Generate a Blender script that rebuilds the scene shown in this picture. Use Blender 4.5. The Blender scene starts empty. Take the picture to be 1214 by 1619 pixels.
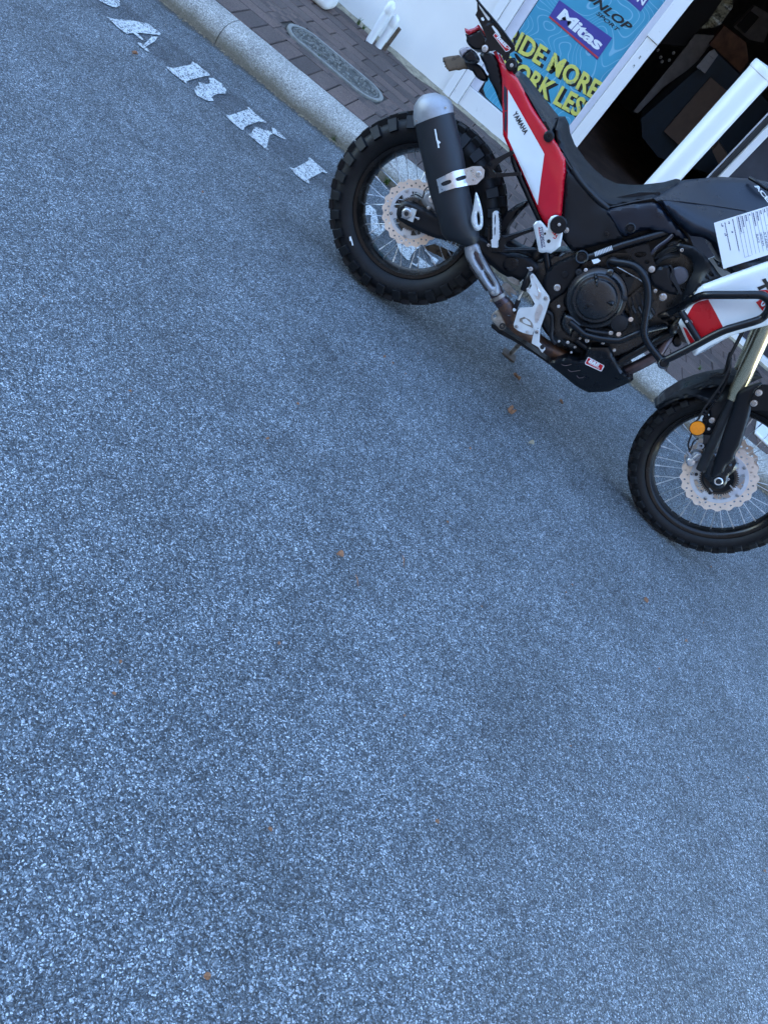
import bpy, bmesh, math, random
from mathutils import Vector, Matrix
from mathutils.geometry import delaunay_2d_cdt
random.seed(7)
R = math.radians
scene = bpy.context.scene
C = scene.collection

# ------------------------------------------------------------------ camera, sky, sun, exposure
FPX, PITCH, ROLL, YAW, CAMH = 1157.706, 0.693808, 0.753250, 0.186022, 1.442829
PW, PH = 1214.0, 1619.0
fwd = Vector((math.sin(YAW)*math.cos(PITCH), math.cos(YAW)*math.cos(PITCH), -math.sin(PITCH)))
r0 = Vector((math.cos(YAW), -math.sin(YAW), 0)); u0 = r0.cross(fwd)
CR = math.cos(ROLL)*r0 + math.sin(ROLL)*u0
CU = -math.sin(ROLL)*r0 + math.cos(ROLL)*u0
CAMP = Vector((0, 0, CAMH))
cd = bpy.data.cameras.new("camera"); cam = bpy.data.objects.new("camera", cd); C.objects.link(cam)
mw = Matrix((CR, CU, -fwd)).transposed().to_4x4(); mw.translation = CAMP
cam.matrix_world = mw
cd.sensor_fit = 'VERTICAL'; cd.sensor_height = 24.0; cd.lens = FPX/PH*24.0
cd.clip_start = 0.05; cd.clip_end = 1000
scene.camera = cam
SUN_EL, SUN_AZ = 30.0, 20.0          # sun stands behind the shop: the whole street side is in its shade
world = bpy.data.worlds.new("World"); scene.world = world; world.use_nodes = True
nt = world.node_tree; nt.nodes.clear()
sky = nt.nodes.new('ShaderNodeTexSky'); sky.sky_type = 'NISHITA'; sky.sun_disc = False
sky.sun_elevation = R(SUN_EL); sky.sun_rotation = R(SUN_AZ); sky.air_density = 1.0; sky.dust_density = 0.2; sky.ozone_density = 2.2
bg = nt.nodes.new('ShaderNodeBackground'); bg.inputs[1].default_value = 0.15
wo = nt.nodes.new('ShaderNodeOutputWorld')
nt.links.new(sky.outputs[0], bg.inputs[0]); nt.links.new(bg.outputs[0], wo.inputs[0])
sl = bpy.data.lights.new("sun", 'SUN'); sl.energy = 2.0; sl.angle = R(0.5); sl.color = (1, .95, .87)
so = bpy.data.objects.new("sun", sl); C.objects.link(so)
sd = Vector((math.sin(R(SUN_AZ))*math.cos(R(SUN_EL)), math.cos(R(SUN_AZ))*math.cos(R(SUN_EL)), math.sin(R(SUN_EL))))
so.rotation_euler = sd.to_track_quat('Z', 'Y').to_euler()
scene.view_settings.view_transform = 'Standard'; scene.view_settings.look = 'None'
scene.view_settings.exposure = 3.42; scene.view_settings.gamma = 1.0

# ------------------------------------------------------------------ measuring: photo position -> real point on a plane
def ray(x, y): return fwd + (x-PW/2)/FPX*CR - (y-PH/2)/FPX*CU
def hit(x, y, n, d):
    r = ray(x, y); return CAMP + r*((d-CAMP.dot(n))/r.dot(n))
def onZ(z): return lambda x, y: hit(x, y, Vector((0, 0, 1)), z)
def onY(v): return lambda x, y: hit(x, y, Vector((0, 1, 0)), v)
# motorcycle frame: leaning on its side stand, away from the road
HEAD, LEAN = -0.0852300981, 0.173387378
BO = Vector((-0.181918, 2.816290, 0))
bfx = Vector((math.cos(HEAD), math.sin(HEAD), 0)); bleft = Vector((-math.sin(HEAD), math.cos(HEAD), 0))
bup = math.cos(LEAN)*Vector((0, 0, 1)) + math.sin(LEAN)*bleft
blat = bfx.cross(bup)
BM = Matrix((bfx, -blat, bup)).transposed().to_4x4(); BM.translation = BO
BMI = BM.inverted()
def B(x, y, off): return BMI @ hit(x, y, blat, BO.dot(blat)+off)        # -> motorcycle's own coordinates
WB, RR, FR, STEER = 1.595, .345, .353, -0.151398
RAKE = R(27)
sax = Vector((-math.sin(RAKE), 0, math.cos(RAKE)))
SR = Matrix.Rotation(STEER, 4, sax)
FC = Vector((WB, 0, FR))
slatW = BM.to_3x3() @ (SR.to_3x3() @ Vector((0, -1, 0)))
FCW = BM @ FC
def S(x, y, off): return BMI @ hit(x, y, slatW, FCW.dot(slatW)+off)     # the same on the steered front end
def zoomer(ox, oy, s): return lambda *p: [(ox+a[0]/s, oy+a[1]/s) + tuple(a[2:]) for a in p]
R1 = zoomer(520, 130, 4.336); R2 = zoomer(680, 0, 4.336); R3 = zoomer(940, 0, 4.43); R4 = zoomer(720, 240, 4.336)
R5 = zoomer(934, 260, 4.336); R6 = zoomer(760, 420, 4.047); R7 = zoomer(964, 540, 4.496); R8 = zoomer(250, 0, 2.583)
Z4 = zoomer(700, 0, 7.5875); Z5 = zoomer(1050, 400, 7.402); S1 = zoomer(380, 0, 3.571); S2 = zoomer(1040, 560, 6.747)
S3 = zoomer(770, 140, 5.785); S4 = zoomer(820, 0, 6.744); S5 = zoomer(1110, 270, 9.52); S6 = zoomer(560, 200, 6.227)
S7 = zoomer(1000, 380, 7.36); S8 = zoomer(730, 340, 7.14); E1 = zoomer(880, 400, 7.5875); G1 = zoomer(100, 0, 5.058); G2 = zoomer(320, 140, 5.058)
PX = lambda *p: list(p)

# ------------------------------------------------------------------ materials
def nodes(name):
    m = bpy.data.materials.new(name); m.use_nodes = True
    n = m.node_tree; b = n.nodes['Principled BSDF']
    return m, n, b
def N(n, t, **kw):
    o = n.nodes.new(t)
    for k, v in kw.items():
        if k in o.inputs: o.inputs[k].default_value = v
        else: setattr(o, k, v)
    return o
def ramp(n, stops, src, interp='LINEAR'):
    r = n.nodes.new('ShaderNodeValToRGB'); r.color_ramp.interpolation = interp
    e = r.color_ramp.elements
    while len(e) < len(stops): e.new(.5)
    for i, (p, c) in enumerate(stops):
        e[i].position = p; e[i].color = (c[0], c[1], c[2], 1) if hasattr(c, '__len__') else (c, c, c, 1)
    n.links.new(src, r.inputs[0]); return r
def coords(n, out='Object'):
    t = n.nodes.new('ShaderNodeTexCoord'); return t.outputs[out]
def mat(name, col, rough=.5, metal=0, var=.12, vs=18, bump=.0, bs=300, coat=0, rv=.1, spec=.5):
    m, n, b = nodes(name)
    co = coords(n)
    nz = N(n, 'ShaderNodeTexNoise', Scale=vs, Detail=6, Roughness=.6); n.links.new(co, nz.inputs['Vector'])
    lo = tuple(c*(1-var) for c in col); hi = tuple(min(1, c*(1+var)) for c in col)
    rp = ramp(n, [(.35, lo), (.65, hi)], nz.outputs['Fac']); n.links.new(rp.outputs[0], b.inputs['Base Color'])
    rr = ramp(n, [(.3, max(0.02, rough-rv)), (.7, min(1, rough+rv))], nz.outputs['Fac']); n.links.new(rr.outputs[0], b.inputs['Roughness'])
    b.inputs['Metallic'].default_value = metal; b.inputs['Coat Weight'].default_value = coat
    b.inputs['Specular IOR Level'].default_value = spec
    if bump:
        nb = N(n, 'ShaderNodeTexNoise', Scale=bs, Detail=3); n.links.new(co, nb.inputs['Vector'])
        bp = N(n, 'ShaderNodeBump', Strength=bump, Distance=.002)
        n.links.new(nb.outputs['Fac'], bp.inputs['Height']); n.links.new(bp.outputs[0], b.inputs['Normal'])
    return m
M = {}
def math_node(n, op, a, b_=None):
    o = n.nodes.new('ShaderNodeMath'); o.operation = op
    for i, v in enumerate((a, b_)):
        if v is None: continue
        if isinstance(v, (int, float)): o.inputs[i].default_value = v
        else: n.links.new(v, o.inputs[i])
    return o.outputs[0]
def mixc(n, f, a, b_, bt='MIX'):
    o = n.nodes.new('ShaderNodeMix'); o.data_type = 'RGBA'; o.blend_type = bt
    for i, v in ((0, f), (6, a), (7, b_)):
        if isinstance(v, (int, float)): o.inputs[i].default_value = v
        elif isinstance(v, tuple): o.inputs[i].default_value = (*v, 1)
        else: n.links.new(v, o.inputs[i])
    return o.outputs[2]
def asphalt():
    m, n, b = nodes('asphalt'); co = coords(n)
    wn = N(n, 'ShaderNodeTexNoise', Scale=60, Detail=2); n.links.new(co, wn.inputs['Vector'])
    wv = n.nodes.new('ShaderNodeVectorMath'); wv.operation = 'SCALE'; n.links.new(wn.outputs['Color'], wv.inputs[0]); wv.inputs['Scale'].default_value = .012
    wa = n.nodes.new('ShaderNodeVectorMath'); wa.operation = 'ADD'; n.links.new(co, wa.inputs[0]); n.links.new(wv.outputs[0], wa.inputs[1])
    v1 = N(n, 'ShaderNodeTexVoronoi', Scale=330, Randomness=1); n.links.new(wa.outputs[0], v1.inputs['Vector'])
    v2 = N(n, 'ShaderNodeTexVoronoi', Scale=215, Randomness=1); n.links.new(wa.outputs[0], v2.inputs['Vector'])
    sep = n.nodes.new('ShaderNodeSeparateColor'); n.links.new(v1.outputs['Color'], sep.inputs[0])
    sep2 = n.nodes.new('ShaderNodeSeparateColor'); n.links.new(v2.outputs['Color'], sep2.inputs[0])
    c1 = ramp(n, [(0, (.014, .020, .026)), (.28, (.058, .073, .087)), (.60, (.125, .154, .177)), (.86, (.27, .315, .345)), (1, (.60, .66, .70))], sep.outputs[0])
    c2 = ramp(n, [(0, (.022, .030, .038)), (.5, (.085, .105, .120)), (.8, (.16, .19, .21)), (1, (.50, .54, .58))], sep2.outputs[0])
    pick = ramp(n, [(.78, 0), (.8, 1)], sep2.outputs[1])
    col = mixc(n, pick.outputs[0], c1.outputs[0], c2.outputs[0])
    # bitumen between the chips
    gap = ramp(n, [(.45, 0), (.75, 1)], v1.outputs['Distance'])
    col = mixc(n, math_node(n, 'MULTIPLY', gap.outputs[0], .75), col, (.012, .013, .015))
    # broad wear: slightly paler and darker patches
    n1 = N(n, 'ShaderNodeTexNoise', Scale=2.6, Detail=7, Roughness=.65); n.links.new(co, n1.inputs['Vector'])
    n2 = N(n, 'ShaderNodeTexNoise', Scale=14, Detail=6, Roughness=.75); n.links.new(co, n2.inputs['Vector'])
    w1 = ramp(n, [(.32, .74), (.68, 1.22)], n1.outputs['Fac']); w2 = ramp(n, [(.3, .70), (.7, 1.28)], n2.outputs['Fac'])
    col = mixc(n, 1.0, col, w1.outputs[0], 'MULTIPLY'); col = mixc(n, 1.0, col, w2.outputs[0], 'MULTIPLY')
    # old black paint band under the stencilled word
    sx = n.nodes.new('ShaderNodeSeparateXYZ'); n.links.new(co, sx.inputs[0])
    n3 = N(n, 'ShaderNodeTexNoise', Scale=9, Detail=6, Roughness=.7); n.links.new(co, n3.inputs['Vector'])
    yy = math_node(n, 'ADD', sx.outputs[1], math_node(n, 'MULTIPLY', math_node(n, 'SUBTRACT', n3.outputs['Fac'], .5), .10))
    dist = math_node(n, 'ABSOLUTE', math_node(n, 'SUBTRACT', yy, 3.385))
    band = ramp(n, [(0.0, 1), (.105, 1), (.135, 0)], dist)
    xr = math_node(n, 'MULTIPLY', math_node(n, 'GREATER_THAN', sx.outputs[0], -2.2), math_node(n, 'LESS_THAN', sx.outputs[0], .25))
    patch = ramp(n, [(.38, .35), (.6, 1)], n3.outputs['Fac'])
    f = math_node(n, 'MULTIPLY', math_node(n, 'MULTIPLY', band.outputs[0], xr), math_node(n, 'MULTIPLY', patch.outputs[0], .62))
    col = mixc(n, f, col, (.022, .026, .034))
    # dirt gathered along the kerb
    kd = ramp(n, [(.0, 1), (.02, .8), (.06, 0)], math_node(n, 'ABSOLUTE', math_node(n, 'SUBTRACT', yy, 3.80)))
    col = mixc(n, math_node(n, 'MULTIPLY', kd.outputs[0], .85), col, (.050, .040, .026))
    n.links.new(col, b.inputs['Base Color'])
    rg = ramp(n, [(0, .35), (1, .8)], sep.outputs[1]); n.links.new(rg.outputs[0], b.inputs['Roughness'])
    h1 = math_node(n, 'MULTIPLY', math_node(n, 'SUBTRACT', 1.0, v1.outputs['Distance']), 1.0)
    h = math_node(n, 'ADD', h1, math_node(n, 'MULTIPLY', sep.outputs[2], .9))
    bp = N(n, 'ShaderNodeBump', Strength=.9, Distance=.0028); n.links.new(h, bp.inputs['Height']); n.links.new(bp.outputs[0], b.inputs['Normal'])
    return m
def concrete(name, col, speck=.35, scale=260):
    m, n, b = nodes(name); co = coords(n)
    v = N(n, 'ShaderNodeTexVoronoi', Scale=scale); n.links.new(co, v.inputs['Vector'])
    s = n.nodes.new('ShaderNodeSeparateColor'); n.links.new(v.outputs['Color'], s.inputs[0])
    c = ramp(n, [(0, tuple(x*(1-speck) for x in col)), (.6, col), (1, tuple(min(1, x*(1+speck)) for x in col))], s.outputs[0])
    nz = N(n, 'ShaderNodeTexNoise', Scale=5, Detail=8, Roughness=.7); n.links.new(co, nz.inputs['Vector'])
    w = ramp(n, [(.3, .72), (.7, 1.12)], nz.outputs['Fac'])
    cc = mixc(n, 1.0, c.outputs[0], w.outputs[0], 'MULTIPLY')
    return m, n, b, co, cc, v
def kerbmat():
    m, n, b, co, cc, v = concrete('kerb_concrete', (.38, .365, .33), .55, 240)
    sx = n.nodes.new('ShaderNodeSeparateXYZ'); n.links.new(co, sx.inputs[0])
    n3 = N(n, 'ShaderNodeTexNoise', Scale=7, Detail=5); n.links.new(co, n3.inputs['Vector'])
    z = math_node(n, 'ADD', sx.outputs[2], math_node(n, 'MULTIPLY', math_node(n, 'SUBTRACT', n3.outputs['Fac'], .5), .06))
    d = ramp(n, [(.02, 1), (.085, 0)], z)
    cc = mixc(n, math_node(n, 'MULTIPLY', d.outputs[0], .85), cc, (.12, .10, .065))
    n.links.new(cc, b.inputs['Base Color']); b.inputs['Roughness'].default_value = .85
    bp = N(n, 'ShaderNodeBump', Strength=.8, Distance=.003); n.links.new(v.outputs['Distance'], bp.inputs['Height']); n.links.new(bp.outputs[0], b.inputs['Normal'])
    return m
def pavermat():
    m, n, b, co, cc, v = concrete('brick_paver', (.098, .072, .062), .35, 300)
    g = n.nodes.new('ShaderNodeNewGeometry')
    r = ramp(n, [(0, (.62, .6, .62)), (.5, (1, .95, .95)), (1, (1.35, 1.2, 1.15))], g.outputs['Random Per Island'])
    c = mixc(n, 1.0, cc, r.outputs[0], 'MULTIPLY')
    nz = N(n, 'ShaderNodeTexNoise', Scale=11, Detail=8, Roughness=.75); n.links.new(co, nz.inputs['Vector'])
    s = ramp(n, [(.60, 0), (.72, .55)], nz.outputs['Fac'])
    c = mixc(n, s.outputs[0], c, (.17, .155, .12))
    n.links.new(c, b.inputs['Base Color']); b.inputs['Roughness'].default_value = .8
    bp = N(n, 'ShaderNodeBump', Strength=.6, Distance=.002); n.links.new(v.outputs['Distance'], bp.inputs['Height']); n.links.new(bp.outputs[0], b.inputs['Normal'])
    return m
def paint_worn():
    m, n, b = nodes('worn_road_paint'); co = coords(n)
    v = N(n, 'ShaderNodeTexVoronoi', Scale=215); n.links.new(co, v.inputs['Vector'])
    nz = N(n, 'ShaderNodeTexNoise', Scale=35, Detail=6, Roughness=.75); n.links.new(co, nz.inputs['Vector'])
    s = n.nodes.new('ShaderNodeSeparateColor'); n.links.new(v.outputs['Color'], s.inputs[0])
    k = math_node(n, 'ADD', math_node(n, 'MULTIPLY', s.outputs[0], .45), nz.outputs['Fac'])
    f = ramp(n, [(.76, 0), (.87, 1)], k)
    c = mixc(n, f.outputs[0], (.52, .54, .53), (.05, .058, .066)); n.links.new(c, b.inputs['Base Color']); b.inputs['Roughness'].default_value = .7
    bp = N(n, 'ShaderNodeBump', Strength=.6, Distance=.002); n.links.new(v.outputs['Distance'], bp.inputs['Height']); n.links.new(bp.outputs[0], b.inputs['Normal'])
    return m
def postermat():
    m, n, b = nodes('poster_blue'); co = coords(n)
    nz = N(n, 'ShaderNodeTexNoise', Scale=3.4, Detail=.0, Distortion=.6); n.links.new(co, nz.inputs['Vector'])
    fr = math_node(n, 'FRACT', math_node(n, 'MULTIPLY', nz.outputs['Fac'], 17))
    d = math_node(n, 'ABSOLUTE', math_node(n, 'SUBTRACT', fr, .5))
    l = ramp(n, [(.0, 1), (.045, 1), (.085, 0)], d)
    n2 = N(n, 'ShaderNodeTexNoise', Scale=2.2, Detail=3); n.links.new(co, n2.inputs['Vector'])
    base = ramp(n, [(.3, (.045, .26, .39)), (.7, (.07, .33, .47))], n2.outputs['Fac'])
    c = mixc(n, math_node(n, 'MULTIPLY', l.outputs[0], .5), base.outputs[0], (.32, .52, .66))
    n.links.new(c, b.inputs['Base Color']); b.inputs['Roughness'].default_value = .35
    return m
def scuff(name, col, dark, rough, metal, vs, lo, hi, bump=0):
    m, n, b = nodes(name); co = coords(n)
    nz = N(n, 'ShaderNodeTexNoise', Scale=vs, Detail=8, Roughness=.7); n.links.new(co, nz.inputs['Vector'])
    f = ramp(n, [(lo, 0), (hi, 1)], nz.outputs['Fac'])
    n.links.new(mixc(n, f.outputs[0], col, dark), b.inputs['Base Color'])
    b.inputs['Roughness'].default_value = rough; b.inputs['Metallic'].default_value = metal
    if bump:
        bp = N(n, 'ShaderNodeBump', Strength=bump, Distance=.002); n.links.new(nz.outputs['Fac'], bp.inputs['Height']); n.links.new(bp.outputs[0], b.inputs['Normal'])
    return m
M['asphalt'] = asphalt(); M['kerb'] = kerbmat(); M['paver'] = pavermat(); M['paint'] = paint_worn(); M['poster'] = postermat()
M['sand'] = mat('joint_sand', (.045, .038, .03), .95, var=.5, vs=40, bump=.6, bs=200)
M['sandpale'] = mat('pale_sand', (.26, .22, .15), .95, var=.35, vs=30, bump=.8, bs=250)
M['white_wall'] = mat('white_wall_paint', (.74, .73, .70), .5, var=.03, vs=3, bump=.1, bs=60)
M['white_frame'] = scuff('white_frame_paint', (.72, .72, .71), (.42, .42, .41), .35, 0, 22, .62, .82)
M['lilac_frame'] = mat('pale_grey_frame', (.60, .60, .66), .35, var=.04)
M['white_plastic'] = scuff('white_plastic', (.72, .73, .72), (.42, .41, .39), .35, 0, 14, .66, .85)
M['dark_seal'] = mat('dark_seal', (.03, .03, .032), .6)
M['plastic'] = mat('black_plastic', (.0035, .0048, .0075), .40, var=.15, bump=.08, bs=900, rv=.06, spec=.32)
M['tank'] = mat('tank_plastic', (.004, .0075, .016), .33, var=.1, bump=.05, bs=600, spec=.45)
M['plastic2'] = mat('smooth_black_plastic', (.003, .004, .0065), .30, var=.1, bump=.03, bs=400, rv=.06, spec=.35)
M['seat'] = mat('seat_vinyl', (.003, .004, .006), .48, var=.15, bump=.25, bs=700, spec=.3)
M['powder'] = mat('black_powder_coat', (.0025, .0035, .0055), .30, var=.1, bump=.04, bs=500, rv=.06, spec=.4)
M['engine'] = mat('black_engine_metal', (.004, .005, .007), .27, metal=.0, var=.2, bump=.2, bs=500, spec=.75)
M['engine2'] = mat('dark_grey_casting', (.014, .016, .020), .5, metal=.3, var=.25, bump=.3, bs=300)
M['rubber'] = scuff('tyre_rubber', (.0035, .0038, .0050), (.009, .0095, .011), .55, 0, 30, .45, .75, .15)
M['rubber'].node_tree.nodes['Principled BSDF'].inputs['Specular IOR Level'].default_value = .28
M['silencer'] = mat('charcoal_silencer', (.011, .013, .017), .5, var=.15, vs=12, spec=.4)
M['rim'] = mat('black_rim', (.014, .013, .013), .22, metal=.6, var=.15)
M['steel'] = mat('bare_steel', (.50, .51, .52), .3, metal=.9, var=.35)
M['spoke'] = mat('spoke_steel', (.62, .63, .64), .3, metal=1, var=.1)
M['alu'] = mat('brushed_aluminium', (.70, .70, .71), .33, metal=.9, var=.06, vs=60)
M['cast_alu'] = mat('cast_aluminium', (.30, .31, .33), .5, metal=.5, var=.12, vs=30, bump=.2, bs=400)
M['bright_alu'] = mat('machined_aluminium', (.62, .65, .66), .38, metal=.35, var=.05, vs=30)
M['disc'] = mat('disc_steel', (.80, .62, .50), .34, metal=.25, var=.06, vs=20)
M['disc_in'] = mat('disc_carrier', (.62, .62, .65), .4, metal=.35, var=.06)
M['red'] = mat('red_plastic', (.52, .006, .020), .18, var=.04, rv=.03, coat=.4)
M['redd'] = mat('red_decal', (.50, .008, .014), .3, var=.04)
M['white_gloss'] = mat('white_bodywork', (.74, .77, .79), .2, var=.02, rv=.03, coat=.3)
M['white_decal'] = mat('white_decal', (.70, .74, .76), .35, var=.02)
M['navy'] = mat('dark_navy_decal', (.02, .022, .04), .35)
M['black'] = mat('black_print', (.012, .012, .014), .5, var=.05)
M['orange'] = mat('orange_reflector', (.95, .28, .01), .15, var=.08, vs=90, coat=.5)
M['gold'] = mat('gold_anodised', (.74, .64, .42), .24, metal=.9, var=.03, vs=3, rv=.02)
M['rust'] = scuff('heat_stained_pipe', (.20, .10, .055), (.06, .045, .045), .45, .6, 14, .4, .6, .1)
M['pipe'] = mat('header_pipe', (.10, .075, .08), .35, metal=.7, var=.25)
M['dirty'] = scuff('dirty_steel', (.35, .33, .30), (.14, .10, .07), .5, .6, 20, .4, .65, .2)
M['brown'] = scuff('brown_flap', (.13, .095, .065), (.03, .022, .018), .8, 0, 25, .5, .6, .6)
M['lamp_red'] = mat('red_lens', (.35, .01, .02), .12, var=.1, coat=.5)
M['lens_grey'] = mat('clear_smoke_lens', (.28, .26, .28), .15, var=.1, coat=.5)
M['paper'] = mat('paper', (.78, .80, .82), .6, var=.01)
M['ink'] = mat('blue_black_ink', (.035, .045, .12), .6)
M['yellow'] = scuff('yellow_print', (.60, .57, .12), (.26, .33, .2), .45, 0, 40, .56, .64)
M['purple'] = mat('violet_print', (.06, .055, .26), .4, var=.04)
M['stripe'] = mat('red_print', (.45, .05, .06), .4)
M['leaf'] = scuff('dry_leaf', (.28, .12, .05), (.12, .06, .03), .7, 0, 90, .4, .6, .3)
M['weed'] = mat('weed_green', (.07, .12, .025), .6, var=.3)
M['cover'] = mat('cast_cover', (.18, .18, .165), .6, var=.2, vs=30, bump=.6, bs=150)
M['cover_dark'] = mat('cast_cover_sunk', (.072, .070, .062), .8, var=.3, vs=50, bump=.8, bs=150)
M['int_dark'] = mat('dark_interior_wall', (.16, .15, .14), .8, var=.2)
M['int_floor'] = mat('brown_shop_floor', (.30, .21, .17), .6, var=.3, vs=6)
M['int_teal'] = mat('dark_teal_counter', (.025, .04, .055), .6, var=.15)
M['int_brown'] = mat('brown_board', (.20, .13, .09), .7, var=.1)
M['int_grey'] = mat('grey_interior_panel', (.42, .40, .38), .7, var=.15)
M['int_box'] = mat('card_boxes', (.26, .13, .08), .7, var=.3)
M['foil'] = scuff('crumpled_plastic', (.50, .45, .28), (.10, .09, .06), .2, 0, 30, .45, .6, 1.0)
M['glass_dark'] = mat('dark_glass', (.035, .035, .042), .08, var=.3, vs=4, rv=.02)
M['chain'] = mat('chain_steel', (.12, .10, .085), .45, metal=.7, var=.3)
def glassmat():
    m, n, b = nodes('clear_glass')
    b.inputs['Base Color'].default_value = (.9, .95, .95, 1); b.inputs['Roughness'].default_value = .02
    b.inputs['Transmission Weight'].default_value = 1; b.inputs['IOR'].default_value = 1.45
    return m
M['glass'] = glassmat()

# ------------------------------------------------------------------ object helpers
def tag(o, label=None, cat=None, group=None, kind=None):
    if label: o['label'] = label
    if cat: o['category'] = cat
    if group: o['group'] = group
    if kind: o['kind'] = kind
    return o
def empty(name, loc=(0, 0, 0), rz=0):
    o = bpy.data.objects.new(name, None); C.objects.link(o); o.location = loc; o.rotation_euler = (0, 0, rz)
    o.empty_display_size = .1
    return o
def smooth(me, ang=35):
    for p in me.polygons: p.use_smooth = True
    try: me.set_sharp_from_angle(angle=R(ang))
    except Exception: pass
def mesh(name, vs, fs, m, parent=None, ang=35, bevel=0, bseg=2):
    me = bpy.data.meshes.new(name); me.from_pydata([tuple(v) for v in vs], [], fs)
    me.validate(); me.update()
    bm = bmesh.new(); bm.from_mesh(me); bmesh.ops.recalc_face_normals(bm, faces=bm.faces); bm.to_mesh(me); bm.free()
    smooth(me, ang)
    o = bpy.data.objects.new(name, me); C.objects.link(o); me.materials.append(m)
    if parent: o.parent = parent
    if bevel:
        md = o.modifiers.new('bevel', 'BEVEL'); md.width = bevel; md.segments = bseg; md.limit_method = 'ANGLE'; md.angle_limit = R(40)
        md.harden_normals = False
    return o
class MB:
    def __init__(s): s.v = []; s.f = []
    def add(s, vs, fs):
        b = len(s.v); s.v += [Vector(v) for v in vs]; s.f += [tuple(i+b for i in f) for f in fs]; return s
    def box(s, lo, hi, mx=None):
        (a, b, c), (d, e, f) = lo, hi
        vs = [Vector(p) for p in ((a,b,c),(d,b,c),(d,e,c),(a,e,c),(a,b,f),(d,b,f),(d,e,f),(a,e,f))]
        if mx: vs = [mx @ v for v in vs]
        return s.add(vs, [(0,3,2,1),(4,5,6,7),(0,1,5,4),(1,2,6,5),(2,3,7,6),(3,0,4,7)])
    def tube(s, pts, rad, seg=14, cap=True):
        P = [Vector(p) for p in pts]; n = len(P)
        rs = rad if hasattr(rad, '__len__') else [rad]*n
        T = [(P[min(i+1, n-1)]-P[max(i-1, 0)]).normalized() for i in range(n)]
        u = T[0].orthogonal().normalized(); vs = []
        for i in range(n):
            if i: u = (u - T[i]*u.dot(T[i])).normalized()
            w = T[i].cross(u)
            for k in range(seg):
                a = 2*math.pi*k/seg; vs.append(P[i]+(u*math.cos(a)+w*math.sin(a))*rs[i])
        fs = [(i*seg+k, i*seg+(k+1)%seg, (i+1)*seg+(k+1)%seg, (i+1)*seg+k) for i in range(n-1) for k in range(seg)]
        if cap: fs += [tuple(range(seg))[::-1], tuple((n-1)*seg+k for k in range(seg))]
        return s.add(vs, fs)
    def lathe(s, c, ax, prof, seg=48, cap=True):
        c = Vector(c); ax = Vector(ax).normalized(); u = ax.orthogonal().normalized(); w = ax.cross(u); n = len(prof); vs = []
        for (r, h) in prof:
            for k in range(seg):
                a = 2*math.pi*k/seg; vs.append(c+ax*h+(u*math.cos(a)+w*math.sin(a))*r)
        fs = [(i*seg+k, i*seg+(k+1)%seg, (i+1)*seg+(k+1)%seg, (i+1)*seg+k) for i in range(n-1) for k in range(seg)]
        if cap and prof[0][0] > 1e-6 and prof[0] != prof[-1]: fs.append(tuple(range(seg)))
        if cap and prof[-1][0] > 1e-6 and prof[0] != prof[-1]: fs.append(tuple((n-1)*seg+k for k in range(seg)))
        return s.add(vs, fs)
    def build(s, name, m, parent=None, ang=35, bevel=0, bseg=2): return mesh(name, s.v, s.f, m, parent, ang, bevel, bseg)
def catmull(P, n=6, closed=False):
    P = [Vector(p) for p in P]; out = []; L = len(P)
    for i in range(L if closed else L-1):
        a = P[(i-1) % L] if closed or i else P[0]; b = P[i]; c = P[(i+1) % L]; d = P[(i+2) % L] if closed or i+2 < L else P[-1]
        for k in range(n):
            t = k/n
            out.append(.5*((2*b)+(c-a)*t+(2*a-5*b+4*c-d)*t*t+(3*b-a-3*c+d)*t**3))
    if not closed: out.append(P[-1])
    return out
def tube(name, pts, rad, m, parent=None, seg=14, sub=6):
    q = catmull(pts, sub) if sub > 1 and len(pts) > 2 else [Vector(p) for p in pts]
    if hasattr(rad, '__len__'):
        k = len(rad)-1; nn = len(q)-1
        rad = [rad[min(int(i/nn*k), k-1)]*(1-(i/nn*k-min(int(i/nn*k), k-1)))+rad[min(int(i/nn*k), k-1)+1]*(i/nn*k-min(int(i/nn*k), k-1)) for i in range(nn+1)]
    return MB().tube(q, rad, seg).build(name, m, parent, 60)
def inside(x, y, L):
    c = False; j = len(L)-1
    for i in range(len(L)):
        a, b = L[i], L[j]
        if (a[1] > y) != (b[1] > y) and x < (b[0]-a[0])*(y-a[1])/(b[1]-a[1])+a[0]: c = not c
        j = i
    return c
def resample(L, step):
    out = []
    for i in range(len(L)):
        a, b = L[i], L[(i+1) % len(L)]
        d = math.hypot(b[0]-a[0], b[1]-a[1]); k = max(1, int(round(d/step)))
        for j in range(k):
            t = j/k; out.append(tuple(a[q]*(1-t)+b[q]*t for q in range(len(a))))
    return out
def chaikin(L, it):
    for _ in range(it):
        o = []
        for i in range(len(L)):
            a, b = L[i], L[(i+1) % len(L)]
            o.append(tuple(a[q]*.75+b[q]*.25 for q in range(len(a)))); o.append(tuple(a[q]*.25+b[q]*.75 for q in range(len(a))))
        L = o
    return L
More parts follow.
